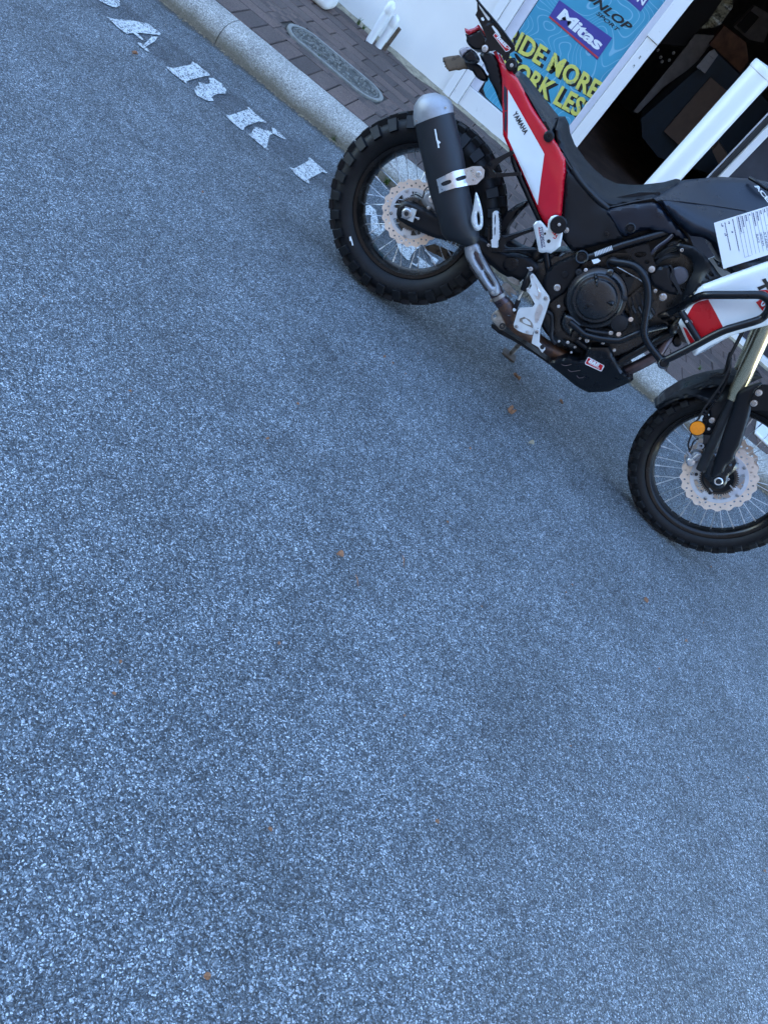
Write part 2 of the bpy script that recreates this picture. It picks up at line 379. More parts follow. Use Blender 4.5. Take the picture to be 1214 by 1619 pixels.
def puff(name, pts, m, parent, off=0, thick=.01, bulge=0, r=8, grid=4, holes=(), back='flat', fn=B, sm=0, bevel=0, offn=None, ang=35, mid=None):
    """A panel: outline + rounded surface. Outline points are photo positions, each with its own lateral offset in metres."""
    L = [(p[0], p[1], p[2] if len(p) > 2 else off) for p in pts]
    if sm: L = chaikin(L, sm)
    L = resample(L, grid)
    HL = [resample(chaikin([(p[0], p[1], off) for p in h], 1), grid*.7) for h in holes]
    loops = [L]+HL
    bp = [p for l in loops for p in l]
    def dist(x, y):
        best = 1e9
        for l in loops:
            for i in range(len(l)):
                a, b = l[i], l[(i+1) % len(l)]
                dx, dy = b[0]-a[0], b[1]-a[1]; q = dx*dx+dy*dy
                t = 0 if q == 0 else max(0, min(1, ((x-a[0])*dx+(y-a[1])*dy)/q))
                d = math.hypot(x-a[0]-dx*t, y-a[1]-dy*t)
                if d < best: best = d
        return best
    flatoff = all(len(p) < 3 for p in pts)
    def base(x, y):
        if offn: return offn(x, y)
        if flatoff: return off
        sw = so_ = 0
        for p in L:
            w = 1/((p[0]-x)**2+(p[1]-y)**2+.5)**1.25; sw += w; so_ += w*p[2]
        return so_/sw
    def offat(x, y):
        b = base(x, y)
        if bulge:
            t = min(1, dist(x, y)/r); b += bulge*math.sqrt(max(0, 1-(1-t)**2))
        return b
    P2 = [(p[0], p[1]) for p in bp]; nb = len(P2)
    E = []; s0 = 0
    for l in loops:
        E += [(s0+i, s0+(i+1) % len(l)) for i in range(len(l))]; s0 += len(l)
    if bulge or offn or not flatoff:
        x0 = min(p[0] for p in L); x1 = max(p[0] for p in L); y0 = min(p[1] for p in L); y1 = max(p[1] for p in L)
        gy = y0; row = 0
        while gy < y1:
            gx = x0+(grid*.5 if row % 2 else 0)
            while gx < x1:
                if inside(gx, gy, L) and not any(inside(gx, gy, h) for h in HL) and dist(gx, gy) > grid*.45: P2.append((gx, gy))
                gx += grid
            gy += grid*.87; row += 1
    v2, _, f2, ov, _, _ = delaunay_2d_cdt([Vector(p) for p in P2], E, [], 0, 1e-4)
    F = []
    for f in f2:
        cx = sum(v2[i].x for i in f)/len(f); cy = sum(v2[i].y for i in f)/len(f)
        if inside(cx, cy, L) and not any(inside(cx, cy, h) for h in HL): F.append(tuple(f))
    n = len(v2); front = []; bk = []
    for v in v2:
        eb = dist(v.x, v.y) < grid*.02
        o = base(v.x, v.y) if eb else offat(v.x, v.y)
        p = fn(v.x, v.y, o); front.append(p)
        if back == 'mirror': bk.append(Vector((p.x, -p.y, p.z)))
        elif back == 'sym':
            p0 = fn(v.x, v.y, base(v.x, v.y)); nrm = fn(v.x, v.y, .0); bk.append(p + (0, 1)[1]*Vector((0, 2*(o-base(v.x, v.y))+thick, 0)))
        else: bk.append(p+Vector((0, (o-base(v.x, v.y))+thick, 0)) if back == 'flat' else p+Vector((0, thick, 0)))
    cnt = {}
    for f in F:
        for i in range(len(f)):
            a, b = f[i], f[(i+1) % len(f)]; cnt[(a, b)] = cnt.get((a, b), 0)+1
    fs = list(F)+[tuple(i+n for i in reversed(f)) for f in F]
    for (a, b) in cnt:
        if (b, a) not in cnt: fs.append((b, a, a+n, b+n))
    o = mesh(name, front+bk, fs, m, parent, ang, bevel)
    o_off = lambda x, y: offat(x, y)
    return o, o_off
def plate(name, pts, m, parent, off, thick=.006, holes=(), fn=B, bevel=.001, grid=6, sm=0):
    return puff(name, pts, m, parent, off=off, thick=thick, holes=holes, fn=fn, bevel=bevel, grid=grid, sm=sm)[0]
def loft(name, pairs, m, parent, c, depth, seg=32, fn=B, sub=1, ang=50, cap=True):
    """pairs of silhouette points (left,right) -> elliptical sections; c: lateral centre, depth: half thickness (numbers or lists)."""
    n = len(pairs); cs = c if hasattr(c, '__len__') else [c]*n; ds = depth if hasattr(depth, '__len__') else [depth]*n
    rows = []
    for (a, b), cc, dd in zip(pairs, cs, ds):
        pa, pb = fn(a[0], a[1], cc), fn(b[0], b[1], cc); rows.append(((pa+pb)/2, (pa-pb)/2, dd))
    if sub > 1:
        X = catmull([r[0] for r in rows], sub); Y = catmull([r[1] for r in rows], sub); Z = catmull([Vector((r[2], 0, 0)) for r in rows], sub)
        rows = [(X[i], Y[i], Z[i].x) for i in range(len(X))]
    vs = []
    for (ce, h, d) in rows:
        for k in range(seg):
            a = 2*math.pi*k/seg; vs.append(ce+h*math.cos(a)+Vector((0, -d, 0))*math.sin(a))
    k2 = len(rows)
    fs = [(i*seg+k, i*seg+(k+1) % seg, (i+1)*seg+(k+1) % seg, (i+1)*seg+k) for i in range(k2-1) for k in range(seg)]
    if cap: fs += [tuple(range(seg)), tuple((k2-1)*seg+k for k in range(seg))]
    return mesh(name, vs, fs, m, parent, ang)
LATV = Vector((0, -1, 0))
def bolt(p, r, m, parent, name='bolt', h=.006, ax=LATV, socket=True):
    r *= .8; h *= .8
    pr = [(r*1.25, 0), (r*1.25, h*.3), (r, h*.35), (r, h*.9), (r*.9, h)]
    pr += [(r*.45, h), (r*.45, h*.4), (0, h*.4)] if socket else [(r*.5, h*1.15), (0, h*1.2)]
    return MB().lathe(p, ax, pr, 20).build(name, m, parent, 30)
def disc_at(name, p, prof, m, parent, ax=LATV, seg=48, ang=35): return MB().lathe(p, ax, prof, seg).build(name, m, parent, ang)
def text_mesh(s, shear=0, bold=0, space=1.0):
    cu = bpy.data.curves.new('txt', 'FONT'); cu.body = s; cu.shear = shear; cu.offset = bold; cu.space_character = space; cu.resolution_u = 3
    o = bpy.data.objects.new('txt', cu); C.objects.link(o)
    bpy.context.view_layer.update()
    me = bpy.data.meshes.new_from_object(o.evaluated_get(bpy.context.evaluated_depsgraph_get()))
    bpy.data.objects.remove(o); bpy.data.curves.remove(cu)
    vs = [v.co.copy() for v in me.vertices]; fs = [tuple(p.vertices) for p in me.polygons]; bpy.data.meshes.remove(me)
    return vs, fs
def words(name, s, m, parent, o, xe, yt, fn, shear=0, bold=.0, space=1.0, extra=None):
    """lettering laid on a surface: o = start of the baseline, xe = its end, yt = top above the start (photo positions)."""
    vs, fs = text_mesh(s, shear, bold, space)
    x0 = min(v.x for v in vs); x1 = max(v.x for v in vs); y0 = min(v.y for v in vs); y1 = max(v.y for v in vs)
    out = []
    for v in vs:
        a = (v.x-x0)/(x1-x0); b = (v.y-y0)/(y1-y0)
        x = o[0]+a*(xe[0]-o[0])+b*(yt[0]-o[0]); y = o[1]+a*(xe[1]-o[1])+b*(yt[1]-o[1])
        out.append(fn(x, y))
    me = bpy.data.meshes.new(name); me.from_pydata([tuple(v) for v in out], [], fs); me.update()
    ob = bpy.data.objects.new(name, me); C.objects.link(ob); me.materials.append(m)
    if parent: ob.parent = parent
    return ob
def sheet(name, pts, m, parent, fn, grid=0, thick=0):
    """thin printed shape lying on a surface given by fn(x,y)"""
    if grid:
        L = resample(pts, grid); P2 = list(L); nb = len(L)
        x0 = min(p[0] for p in L); x1 = max(p[0] for p in L); y0 = min(p[1] for p in L); y1 = max(p[1] for p in L)
        gy = y0
        while gy < y1:
            gx = x0
            while gx < x1:
                if inside(gx, gy, L) and min(math.hypot(gx-p[0], gy-p[1]) for p in L) > grid*.5: P2.append((gx, gy))
                gx += grid
            gy += grid
        v2, _, f2, _, _, _ = delaunay_2d_cdt([Vector(p[:2]) for p in P2], [(i, (i+1) % nb) for i in range(nb)], [], 0, 1e-4)
        F = [tuple(f) for f in f2 if inside(sum(v2[i].x for i in f)/len(f), sum(v2[i].y for i in f)/len(f), L)]
        return mesh(name, [fn(v.x, v.y) for v in v2], F, m, parent)
    v2, _, f2, _, _, _ = delaunay_2d_cdt([Vector(p[:2]) for p in pts], [(i, (i+1) % len(pts)) for i in range(len(pts))], [], 1, 1e-4)
    return mesh(name, [fn(v.x, v.y) for v in v2], [tuple(f) for f in f2], m, parent)
# ------------------------------------------------------------------ the setting
ZP = .105                                     # pavement level
tag(MB().add([(-150,-150,-.03),(150,-150,-.03),(150,150,-.03),(-150,150,-.03)], [(0,1,2,3)]).build('ground', mat('bare_ground', (.12,.11,.09), .9, var=.3, vs=.4)), kind='structure')
tag(MB().add([(-60,-9,0),(60,-9,0),(60,3.83,0),(-60,3.83,0)], [(0,1,2,3)]).build('road', M['asphalt']), kind='structure')
# kerb: cast lengths with a joint every metre
kb = MB(); prof = [(3.800,-.02),(3.802,.02),(3.812,.05),(3.835,.078),(3.87,.096),(3.91,.104),(3.975,.107),(3.985,.104),(3.985,-.02)]
x = -12.37
while x < 12:
    L = .985; n = 12; vs = []
    for i in range(n+1):
        for (yy, zz) in prof:
            e = .004 if i in (0, n) else 0
            vs.append((x+L*i/n, yy+e+random.uniform(-.0012,.0012), zz-e*.6+random.uniform(-.001,.001)))
    k = len(prof); fs = [(i*k+j, i*k+j+1, (i+1)*k+j+1, (i+1)*k+j) for i in range(n) for j in range(k-1)]+[tuple(range(k)), tuple(n*k+j for j in range(k))]
    kb.add(vs, fs); x += L+.004
tag(kb.build('kerb', M['kerb'], None, 50), kind='structure')
# pavement: sand bed, a header course along the kerb, then running bond
tag(MB().box((-12, 3.98, -.02), (12, 5.45, ZP-.008)).build('pavement_bed', M['sand']), kind='structure')
pv = MB()
def brick(x0, y0, x1, y1):
    g = .0022; h = random.uniform(-.0016, .0016); t = random.uniform(-.001, .001); c = .004
    x0 += g; y0 += g; x1 -= g; y1 -= g; z = ZP+h
    vs = [(x0,y0,z-.03),(x1,y0,z-.03),(x1,y1,z-.03),(x0,y1,z-.03),(x0,y0,z-c),(x1,y0,z-c+t),(x1,y1,z-c+t),(x0,y1,z-c),(x0+c,y0+c,z),(x1-c,y0+c,z+t),(x1-c,y1-c,z+t),(x0+c,y1-c,z)]
    pv.add(vs, [(0,1,5,4),(1,2,6,5),(2,3,7,6),(3,0,4,7),(4,5,9,8),(5,6,10,9),(6,7,11,10),(7,4,8,11),(8,9,10,11)])
PWD = .1168
CVX, CVY, CVA, CVB = -1.09, 4.437, .315, .137
def incover(x, y, e=.0):
    dx = max(0, abs(x-CVX)-(CVA-CVB)); return math.hypot(dx, y-CVY) < CVB+e
i = -60
while i < 60:
    xx = -1.314+i*PWD
    if -7 < xx < 7: brick(xx, 3.988, xx+PWD, 4.214)
    i += 1
yy = 4.214; row = 0
while yy < 5.36:
    xx = -7.0+(PWD if row % 2 else 0)+random.uniform(-.01,.01)
    while xx < 7:
        w = PWD*2
        a0, a1, b0, b1 = xx, xx+w, yy, yy+.1135
        hitc = any(incover(a0+(a1-a0)*u/6, b0+(b1-b0)*v/4) for u in range(7) for v in range(5))
        if not hitc: brick(a0, b0, a1, b1)
        else:                                   # cut pieces round the cover
            for u in range(6):
                for v in range(3):
                    c0, c1, d0, d1 = a0+w*u/6, a0+w*(u+1)/6, b0+.1135*v/3, b0+.1135*(v+1)/3
                    if not any(incover(p, q, -.004) for p in (c0, c1) for q in (d0, d1)):
                        pv.box((c0, d0, ZP-.03), (c1, d1, ZP-.001))
        xx += w
    yy += .1135; row += 1
tag(pv.build('pavement', M['paver'], None, 20), kind='structure')
# stencilled word on the road
z4 = lambda x, y: onZ(.004)(x, y)
def gl(pts): return [z4(*p) for p in pts]
rm = MB()
def ground_poly(P3):
    v2, _, f2, _, _, _ = delaunay_2d_cdt([Vector((p[0], p[1])) for p in P3], [(i, (i+1) % len(P3)) for i in range(len(P3))], [], 1, 1e-5)
    rm.add([(v.x, v.y, .004) for v in v2], [tuple(f) for f in f2])
for P in (G1((345,130),(400,150),(560,165),(680,185),(785,270),(770,280),(690,270),(620,262),(590,262),(645,315),(630,320),(560,262),(510,270),(430,210),(385,165)),
          G1((715,290),(760,292),(735,330),(690,355),(660,375),(695,412),(685,418),(640,385),(595,345),(605,338),(645,355)),
          G1((280,0),(330,25),(400,55),(430,58),(455,45),(455,10),(440,-15),(400,-40),(300,-40)),
          G1((820,530),(880,545),(1025,515),(1035,490),(1070,510),(1180,600),(1110,615),(1010,640),(985,650),(990,670),(950,640),(880,590)),
          R8((148,365),(160,350),(172,352),(165,335),(180,340),(205,345),(213,338),(207,318),(225,318),(262,342),(280,368),(275,382),(245,382),(220,395),(228,412),(205,412),(160,390)),
          G2((180,205),(215,215),(365,165),(350,145),(375,150),(430,205),(515,270),(500,272),(450,262),(340,305),(330,330),(315,330),(230,260)),
          G2((360,358),(390,362),(420,305),(540,340),(565,350),(555,310),(575,315),(670,400),(655,405),(570,362),(540,370),(515,470),(535,490),(510,485),(420,410)),
          G2((695,625),(735,640),(850,575),(845,548),(865,555),(920,605),(1000,672),(990,678),(960,665),(850,725),(858,760),(840,755),(760,700))):
    ground_poly(gl(P))
def lx(x0, pts): ground_poly([Vector((x0+a, 3.235+b*.22, 0)) for a, b in pts])
lx(-.455, [(0,0),(.09,0),(.09,.07),(.07,.1),(.07,.72),(.135,.0),(.175,0),(.175,.88),(.2,.93),(.2,1),(.13,1),(.13,.93),(.15,.9),(.15,.42),(.075,1),(0,1),(0,.93),(.02,.88),(.02,.1),(0,.07)])
lx(-.20, [(.10,1),(.05,.94),(.0,.7),(0,.3),(.04,.07),(.085,0),(.095,.06),(.085,.3),(.085,.7),(.095,.93)])
lx(-.20, [(.12,1),(.16,.95),(.18,1),(.2,1),(.2,.68),(.18,.68),(.16,.85),(.12,.94)])
lx(-.20, [(.11,0),(.15,.05),(.17,0),(.2,0),(.2,.42),(.22,.5),(.11,.5),(.11,.42),(.13,.4),(.13,.1),(.11,.06)])
lx(-2.03, [(.0,0),(.1,0),(.1,.07),(.085,.1),(.085,.9),(.1,.93),(.1,1),(0,1),(0,.93),(.015,.9),(.015,.1),(0,.07)])
o = mesh('road_lettering', rm.v, rm.f, M['paint']); tag(o, kind='structure')

# the oval access cover in the pavement
cv = empty('access_cover', (CVX, CVY, ZP)); tag(cv, 'long oval grey access cover with raised lettering set in the brown pavers', 'access cover')
def stadium(a, b, n=20):
    return [((a-b)*(1 if -math.pi/2 <= t <= math.pi/2 else -1)+b*math.cos(t), b*math.sin(t)) for t in [(-math.pi/2+math.pi*2*k/(2*n)) for k in range(2*n)]]
o1 = stadium(CVA, CVB); o2 = stadium(CVA-.022, CVB-.022); n = len(o1)
vs = [(x, y, -.02) for x, y in o1]+[(x, y, .006) for x, y in o1]+[(x, y, .006) for x, y in o2]+[(x, y, -.006) for x, y in o2]
mesh('rim', vs, [(r*n+i, r*n+(i+1) % n, (r+1)*n+(i+1) % n, (r+1)*n+i) for r in range(3) for i in range(n)], M['cover'], cv, 40, .002)
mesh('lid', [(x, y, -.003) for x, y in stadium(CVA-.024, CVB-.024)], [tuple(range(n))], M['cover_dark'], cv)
rl = MB()
for k in range(330):
    x, y = random.uniform(-CVA, CVA), random.uniform(-CVB, CVB)
    dx = max(0, abs(x)-(CVA-CVB))
    if math.hypot(dx, y) > CVB-.035: continue
    a = random.choice((0, 0, math.pi/2, .6, -.6)); s = random.uniform(.004, .012)
    rl.box((-s, -.003, -.003), (s, .003, .006), Matrix.Translation((x, y, 0)) @ Matrix.Rotation(a, 4, 'Z'))
i2 = stadium(CVA-.036, CVB-.036); i3 = stadium(CVA-.041, CVB-.041)
rl.add([(x, y, .003) for x, y in i2]+[(x, y, .003) for x, y in i3], [(i, (i+1) % n, n+(i+1) % n, n+i) for i in range(n)])
rl.build('relief_lettering', M['cover'], cv)

# shop building
sh = empty('shop_building', (0, 5.4, 0)); tag(sh, 'white painted shop front with glazed door and window behind the motorcycle', 'shop')
def bx(name, lo, hi, m, bevel=.002, parent=sh):
    lo = (lo[0], lo[1]-5.4, lo[2]) if parent is sh else lo; hi = (hi[0], hi[1]-5.4, hi[2]) if parent is sh else hi
    return MB().box(lo, hi).build(name, m, parent, 35, bevel)
W0 = 5.40
bx('wall', (-14, W0-.02, 0), (-.628, W0+.2, 9), M['white_wall'])
bx('wall', (-.628, W0-.02, 2.25), (4.2, W0+.2, 9), M['white_wall'])
bx('wall', (4.2, W0-.02, 0), (14, W0+.2, 9), M['white_wall'])
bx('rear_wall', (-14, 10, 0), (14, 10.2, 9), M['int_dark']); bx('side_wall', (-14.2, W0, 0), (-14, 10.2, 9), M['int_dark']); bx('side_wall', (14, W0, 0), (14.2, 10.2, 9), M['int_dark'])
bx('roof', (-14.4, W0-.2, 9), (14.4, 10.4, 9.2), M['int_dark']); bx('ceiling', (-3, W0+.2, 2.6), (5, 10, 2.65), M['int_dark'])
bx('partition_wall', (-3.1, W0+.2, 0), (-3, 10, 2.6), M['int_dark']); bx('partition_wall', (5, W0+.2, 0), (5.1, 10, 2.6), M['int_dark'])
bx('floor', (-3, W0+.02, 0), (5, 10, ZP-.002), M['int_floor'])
# window left of the door (holds the poster)
wf = bx('window_frame', (-.628, W0-.035, ZP), (-.575, W0+.05, 2.25), M['white_frame'])
for lo, hi in (((-.573, W0-.03, ZP), (-.505, W0+.05, 2.25)), ((.165, W0-.025, ZP), (.208, W0+.05, 2.25)), ((.21, W0-.04, ZP), (.288, W0+.06, 1.071)), ((.203, W0-.048, 1.073), (.288, W0+.06, 2.25)),
               ((-.503, W0-.02, ZP), (.163, W0+.05, .245))):
    bx('window_frame', lo, hi, M['white_frame'] if lo[0] != .165 else M['lilac_frame'])
bx('window_mullion', (-.503, W0-.012, .247), (-.44, W0+.05, 2.25), M['lilac_frame'])
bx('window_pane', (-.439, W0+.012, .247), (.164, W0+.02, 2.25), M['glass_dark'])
bx('door_threshold', (.29, W0-.01, ZP), (1.105, W0+.1, ZP+.02), M['alu'])
bx('door_seal', (1.062, W0+.02, ZP), (1.072, W0+.035, 2.25), M['lilac_frame']); bx('door_seal', (1.074, W0, ZP), (1.104, W0+.03, 2.25), M['dark_seal'])
bx('window_frame', (1.106, W0-.03, ZP), (1.152, W0+.05, 2.25), M['white_frame'])
bx('window_frame', (1.154, W0-.03, ZP), (4.2, W0+.05, .150), M['white_frame'])
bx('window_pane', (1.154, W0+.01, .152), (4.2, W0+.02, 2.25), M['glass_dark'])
f39 = onY(W0-.0495); g41 = onY(W0-.0415)
for s, o_, xe, yt in (('8', (309,417), (325,399), (304,404)), ('3', (268,478), (282,460), (262,466))):
    ff = onY(W0-.0415 if s else 0)
    w_ = words('frame_number', s, M['cover_dark'], None, R3(o_)[0], R3(xe)[0], R3(yt)[0], ff); w_.parent = sh; w_.matrix_parent_inverse = Matrix.Translation((0, -5.4, 0))
# unseen dark building added across the street to block the low sky
ob_ = empty('sky_blocker_building', (0, -9.5, 0)); tag(ob_, 'unseen dark brick building added behind the viewer to block the low sky', 'building')
dbr = mat('dark_brick', (.05, .045, .045), .8, var=.3, vs=3)
bx('wall', (-22, -4, 0), (22, 0, 11), dbr, .01, ob_); bx('roof', (-22.3, -4.3, 11), (22.3, .3, 11.3), M['dark_seal'], .01, ob_)
for k in range(9):
    for zz in (1.0, 5.0): bx('window', (-20+k*4.8, -.02, zz), (-18+k*4.8, .04, zz+1.9), M['glass_dark'], .01, ob_)
# poster with its lettering
PY = W0-.006
po = empty('tyre_poster', (-.13, PY, .25)); tag(po, 'blue shop window poster with tyre brand names and yellow slogan lettering', 'poster')
def pl(o): o.parent = po; o.matrix_parent_inverse = Matrix.Translation((.13, -PY, -.25)); return o
pb = MB(); oc = [(-.436, .33), (-.42, .28), (-.38, .256), (-.33, .252), (.164, .252), (.164, 1.75), (-.436, 1.75)]
pb.add([(x, PY, z) for x, z in oc]+[(x, PY+.004, z) for x, z in oc], [tuple(range(7)), tuple(range(7, 14))[::-1]]+[(i, (i+1) % 7, 7+(i+1) % 7, 7+i) for i in range(7)])
pl(pb.build('poster_sheet', M['poster']))
eb = MB(); e2 = [(x+(-.006 if x < 0 else .005), z-(.006 if z < 1 else -.006)) for x, z in oc]
eb.add([(x, PY+.003, z) for x, z in e2]+[(x, PY+.0052, z) for x, z in e2], [tuple(range(7)), tuple(range(7, 14))[::-1]]+[(i, (i+1) % 7, 7+(i+1) % 7, 7+i) for i in range(7)])
pl(eb.build('poster_edge', M['dark_seal']))
pf = lambda d: onY(PY-d)
pl(sheet('brand_panel', S4((430,0),(320,180),(833,640),(995,405)), M['purple'], None, pf(.0015)))
pl(sheet('stripe', S4((326,168),(318,185),(838,628),(850,612)), M['stripe'], None, pf(.003)))
pl(words('lettering', 'Mitas', M['white_decal'], None, S4((398,188))[0], S4((842,548))[0], S4((470,76))[0], pf(.003), shear=.1, bold=.035, space=.92))
pl(sheet('brand_panel', R3((150,-70),(318,82),(400,-30),(250,-150)), M['purple'], None, pf(.0015)))
pl(words('lettering', 'N', M['white_decal'], None, R3((290,8))[0], R3((335,40))[0], R3((320,-38))[0], pf(.003), bold=.03))
pl(words('lettering', 'DUNLOP', M['black'], None, S4((581,-122))[0], S4((1160,342))[0], S4((640,-194))[0], pf(.0015), shear=.25, bold=.03))
pl(words('lettering', 'SPORT', M['black'], None, S4((818,152))[0], S4((1050,345))[0], S4((846,118))[0], pf(.0015), shear=.2, bold=.01))
for s, o_, xe, yt in (('RIDE MORE', (492,292), (1122,690), (552,168)), ('WORK LESS', (415,470), (1062,838), (482,345))):
    q = lambda a, dx=0, dy=0: R2((a[0]+dx, a[1]+dy))[0]
    pl(words('lettering_shadow', s, M['black'], None, q(o_,17,17), q(xe,17,17), q(yt,17,17), pf(.0016), bold=.035, space=1.02))
    pl(words('lettering', s, M['yellow'], None, q(o_), q(xe), q(yt), pf(.0034), bold=.03, space=1.02))
# things in the dark shop
def prism(name, pts, Y, depth, m, label, cat, group=None, bevel=.003):
    f = onY(Y); a = [f(*p) for p in pts]; n = len(a); b = [v+Vector((0, depth, 0)) for v in a]
    o = mesh(name, a+b, [tuple(range(n)), tuple(range(n, 2*n))[::-1]]+[(i, (i+1) % n, n+(i+1) % n, n+i) for i in range(n)], m, None, 35, bevel)
    if label: tag(o, label, cat, group)
    return o
prism('shop_counter', R3((440,1100),(330,960),(322,830),(850,365),(1010,520),(1300,800),(900,1250)), 6.9, .5, M['int_teal'], 'dark teal counter standing inside the open shop door', 'counter')
prism('leaning_board', R3((480,920),(810,540),(915,630),(1000,720),(670,1090)), 6.84, .02, M['int_brown'], 'brown board leaning on the dark counter inside the door', 'board')
prism('hanging_panel', R3((270,780),(300,795),(480,610),(700,455),(850,250),(700,240),(600,375)), 7.3, .05, M['int_grey'], 'narrow grey upright panel deep inside the shop doorway', 'panel')
prism('notice_card', R3((708,470),(800,360),(835,345),(862,385),(770,515)), 6.83, .004, M['paper'] if 0 else M['int_grey'], 'small grey notice card on the counter top corner', 'card')
for s, o_, xe, yt in (('F1', (745,500), (762,515), (722,468)), ('00', (790,440), (812,462), (770,418)), ('#', (812,400), (835,420), (795,380))):
    w_ = words('card_print', s, M['black'], bpy.data.objects['notice_card'], R3(o_)[0], R3(xe)[0], R3(yt)[0], onY(6.826), bold=.02)
prism('display_rack', R3((800,310),(905,180),(1060,300),(1075,430),(1015,520)), 7.2, .2, M['int_box'], 'rack of brown product packets behind the counter', 'rack')
prism('wall_cabinet', R3((970,190),(1120,40),(1260,120),(1180,300),(1080,280)), 8.2, .2, M['int_grey'], 'grey wall cabinet at the back of the shop', 'cabinet')
prism('wall_picture', R3((990,180),(1090,75),(1150,120),(1050,235)), 8.17, .02, M['dark_seal'], 'dark framed picture on the grey wall cabinet', 'picture')
prism('dark_shelf', R3((430,300),(760,-80),(960,-80),(640,330)), 7.5, .3, M['dark_seal'], 'tall black shelf just inside the door frame', 'shelf')
# crumpled clear bag hanging in the doorway
f = onY(6.6); bgm = MB(); pts = R3((735,200),(790,150),(850,60),(900,-10),(960,-20),(965,50),(920,110),(880,170),(820,195))
o, _ = puff('plastic_bag', pts, M['foil'], None, off=0, thick=.03, bulge=0, r=6, grid=3.5, fn=lambda x, y, o: onY(6.6+.03*math.sin(x*1.7)*math.cos(y*1.3))(x, y)); tag(o, 'crumpled yellowish clear plastic bag hanging inside the shop', 'bag')
for k, (px, py) in enumerate(R3((440,350),(520,420),(460,400),(550,370),(590,540),(470,430))):
    p = onY(7.4)(px, py)
    o = MB().lathe(p, (0, -1, 0), [(.0, .0), (.012, 0), (.013, .01), (.009, .02), (0, .022)], 12).build('steel_ornament', M['steel'], None)
    tag(o, 'tiny shiny metal item glinting on the dark shelf', 'fitting', 'shiny items on the dark shelf')
# right-hand dark interior items between post and frame
prism('shop_stand', R3((820,1060),(870,1000),(930,1090),(880,1180)), 6.6, .1, M['int_brown'], 'small brown stand inside the door beside the white post', 'stand')
# white plastic post in front of the doorway
base = onY(5.22)(*R3((520,1330))[0]); top = onY(5.22)(*R3((1172,455))[0])
pc = Vector(((.755+.915)/2, 5.22, ZP))
pr = .0775
post = empty('bollard', (pc.x, pc.y, ZP)); tag(post, 'tall round white plastic post standing in front of the shop door', 'post')
HT = 1.225
MB().lathe((0, 0, 0), (0, 0, 1), [(pr*1.02, 0), (pr, .01), (pr*.99, HT-.012), (pr*.95, HT)], 64).build('pipe', M['white_plastic'], post, 40)
MB().lathe((0, 0, HT-.03), (0, 0, 1), [(pr*1.0, 0), (pr*1.035, .003), (pr*1.035, .032), (pr*.97, .042), (0, .050)], 64).build('cap', M['white_plastic'], post, 40)
# stub pipes at the wall foot
def pipe(cx, cy, h, r, lab, tilt=0):
    o = empty('stub_pipe', (cx, cy, ZP)); tag(o, lab, 'pipe'); o.rotation_euler = (0, tilt, 0)
    MB().lathe((0, 0, -.03), (0, 0, 1), [(r, 0), (r, h-.02), (r*.99, h+.01)], 32).build('tube', M['white_plastic'], o, 40)
    MB().lathe((0, 0, h-.045), (0, 0, 1), [(r*1.01, 0), (r*1.12, .004), (r*1.12, .04), (r*1.0, .058), (r*.6, .07), (0, .074)], 32).build('cap', M['white_plastic'], o, 40)
a = onZ(ZP)(*S1((722,236))[0]); pipe(a.x, a.y+.02, .235, .024, 'taller white capped pipe stub against the white wall foot', R(4))
a = onZ(ZP)(*S1((770,268))[0]); pipe(a.x, a.y+.03, .185, .023, 'shorter white capped pipe stub beside the taller one', R(4))
o = MB().box((0, 0, 0), (.024, .015, .16)).build('brown_strip', M['brown'], None, 35, .003); o.location = (a.x+.02, a.y+.06, ZP); o.rotation_euler = (0, R(8), 0); tag(o, 'small thin brown strip behind the short pipe stub', 'board')  # thin brown upright strip just behind the short pipe
# white trough at the wall, cut by the top of the picture
tr = empty('planter_box', (-1.68, 5.13, ZP)); tag(tr, 'white rounded plastic trough on the pavement by the wall', 'planter')
MB().box((-.28, -.09, 0), (.25, .09, .19)).build('trough', M['white_plastic'], tr, 35, .045, 6)
MB().box((-.1, -.07, .19), (.19, .07, .2)).build('lid', M['white_plastic'], tr, 35, .01)
MB().box((.19, -.055, .192), (.225, -.035, .201)).build('latch', M['cover_dark'], tr, 35, .002)
# rounded white plate lying on the pavement beyond the front wheel
a = onZ(ZP+.01)(*S2((1120,850))[0])
o = MB().box((-.06, -.1, 0), (.34, .13, .022)).build('white_plate', M['white_plastic'], None, 35, .01, 3); o.location = (a.x, a.y, ZP); o.rotation_euler = (0, 0, R(-12)); tag(o, 'rounded white plastic plate lying on the pavers beyond the front wheel', 'plate')
# sand swept against the wall
sv = MB(); nx = 260
ring = []
for i in range(nx+1):
    X = -7+14*i/nx; w = .035+.05*max(0, math.sin(X*5.1)+.5*math.sin(X*13.7))+random.uniform(0,.02)
    ring += [(X, W0-.022-w, ZP+.001), (X, W0-.022-w*.5, ZP+.006+random.uniform(0,.003)), (X, W0-.021, ZP+.012+random.uniform(0,.004))]
sv.add(ring, [(i*3+j, i*3+j+1, (i+1)*3+j+1, (i+1)*3+j) for i in range(nx) for j in range(2)])
tag(sv.build('sand', M['sandpale']), 'pale sand swept along the foot of the wall', None, None, 'stuff')
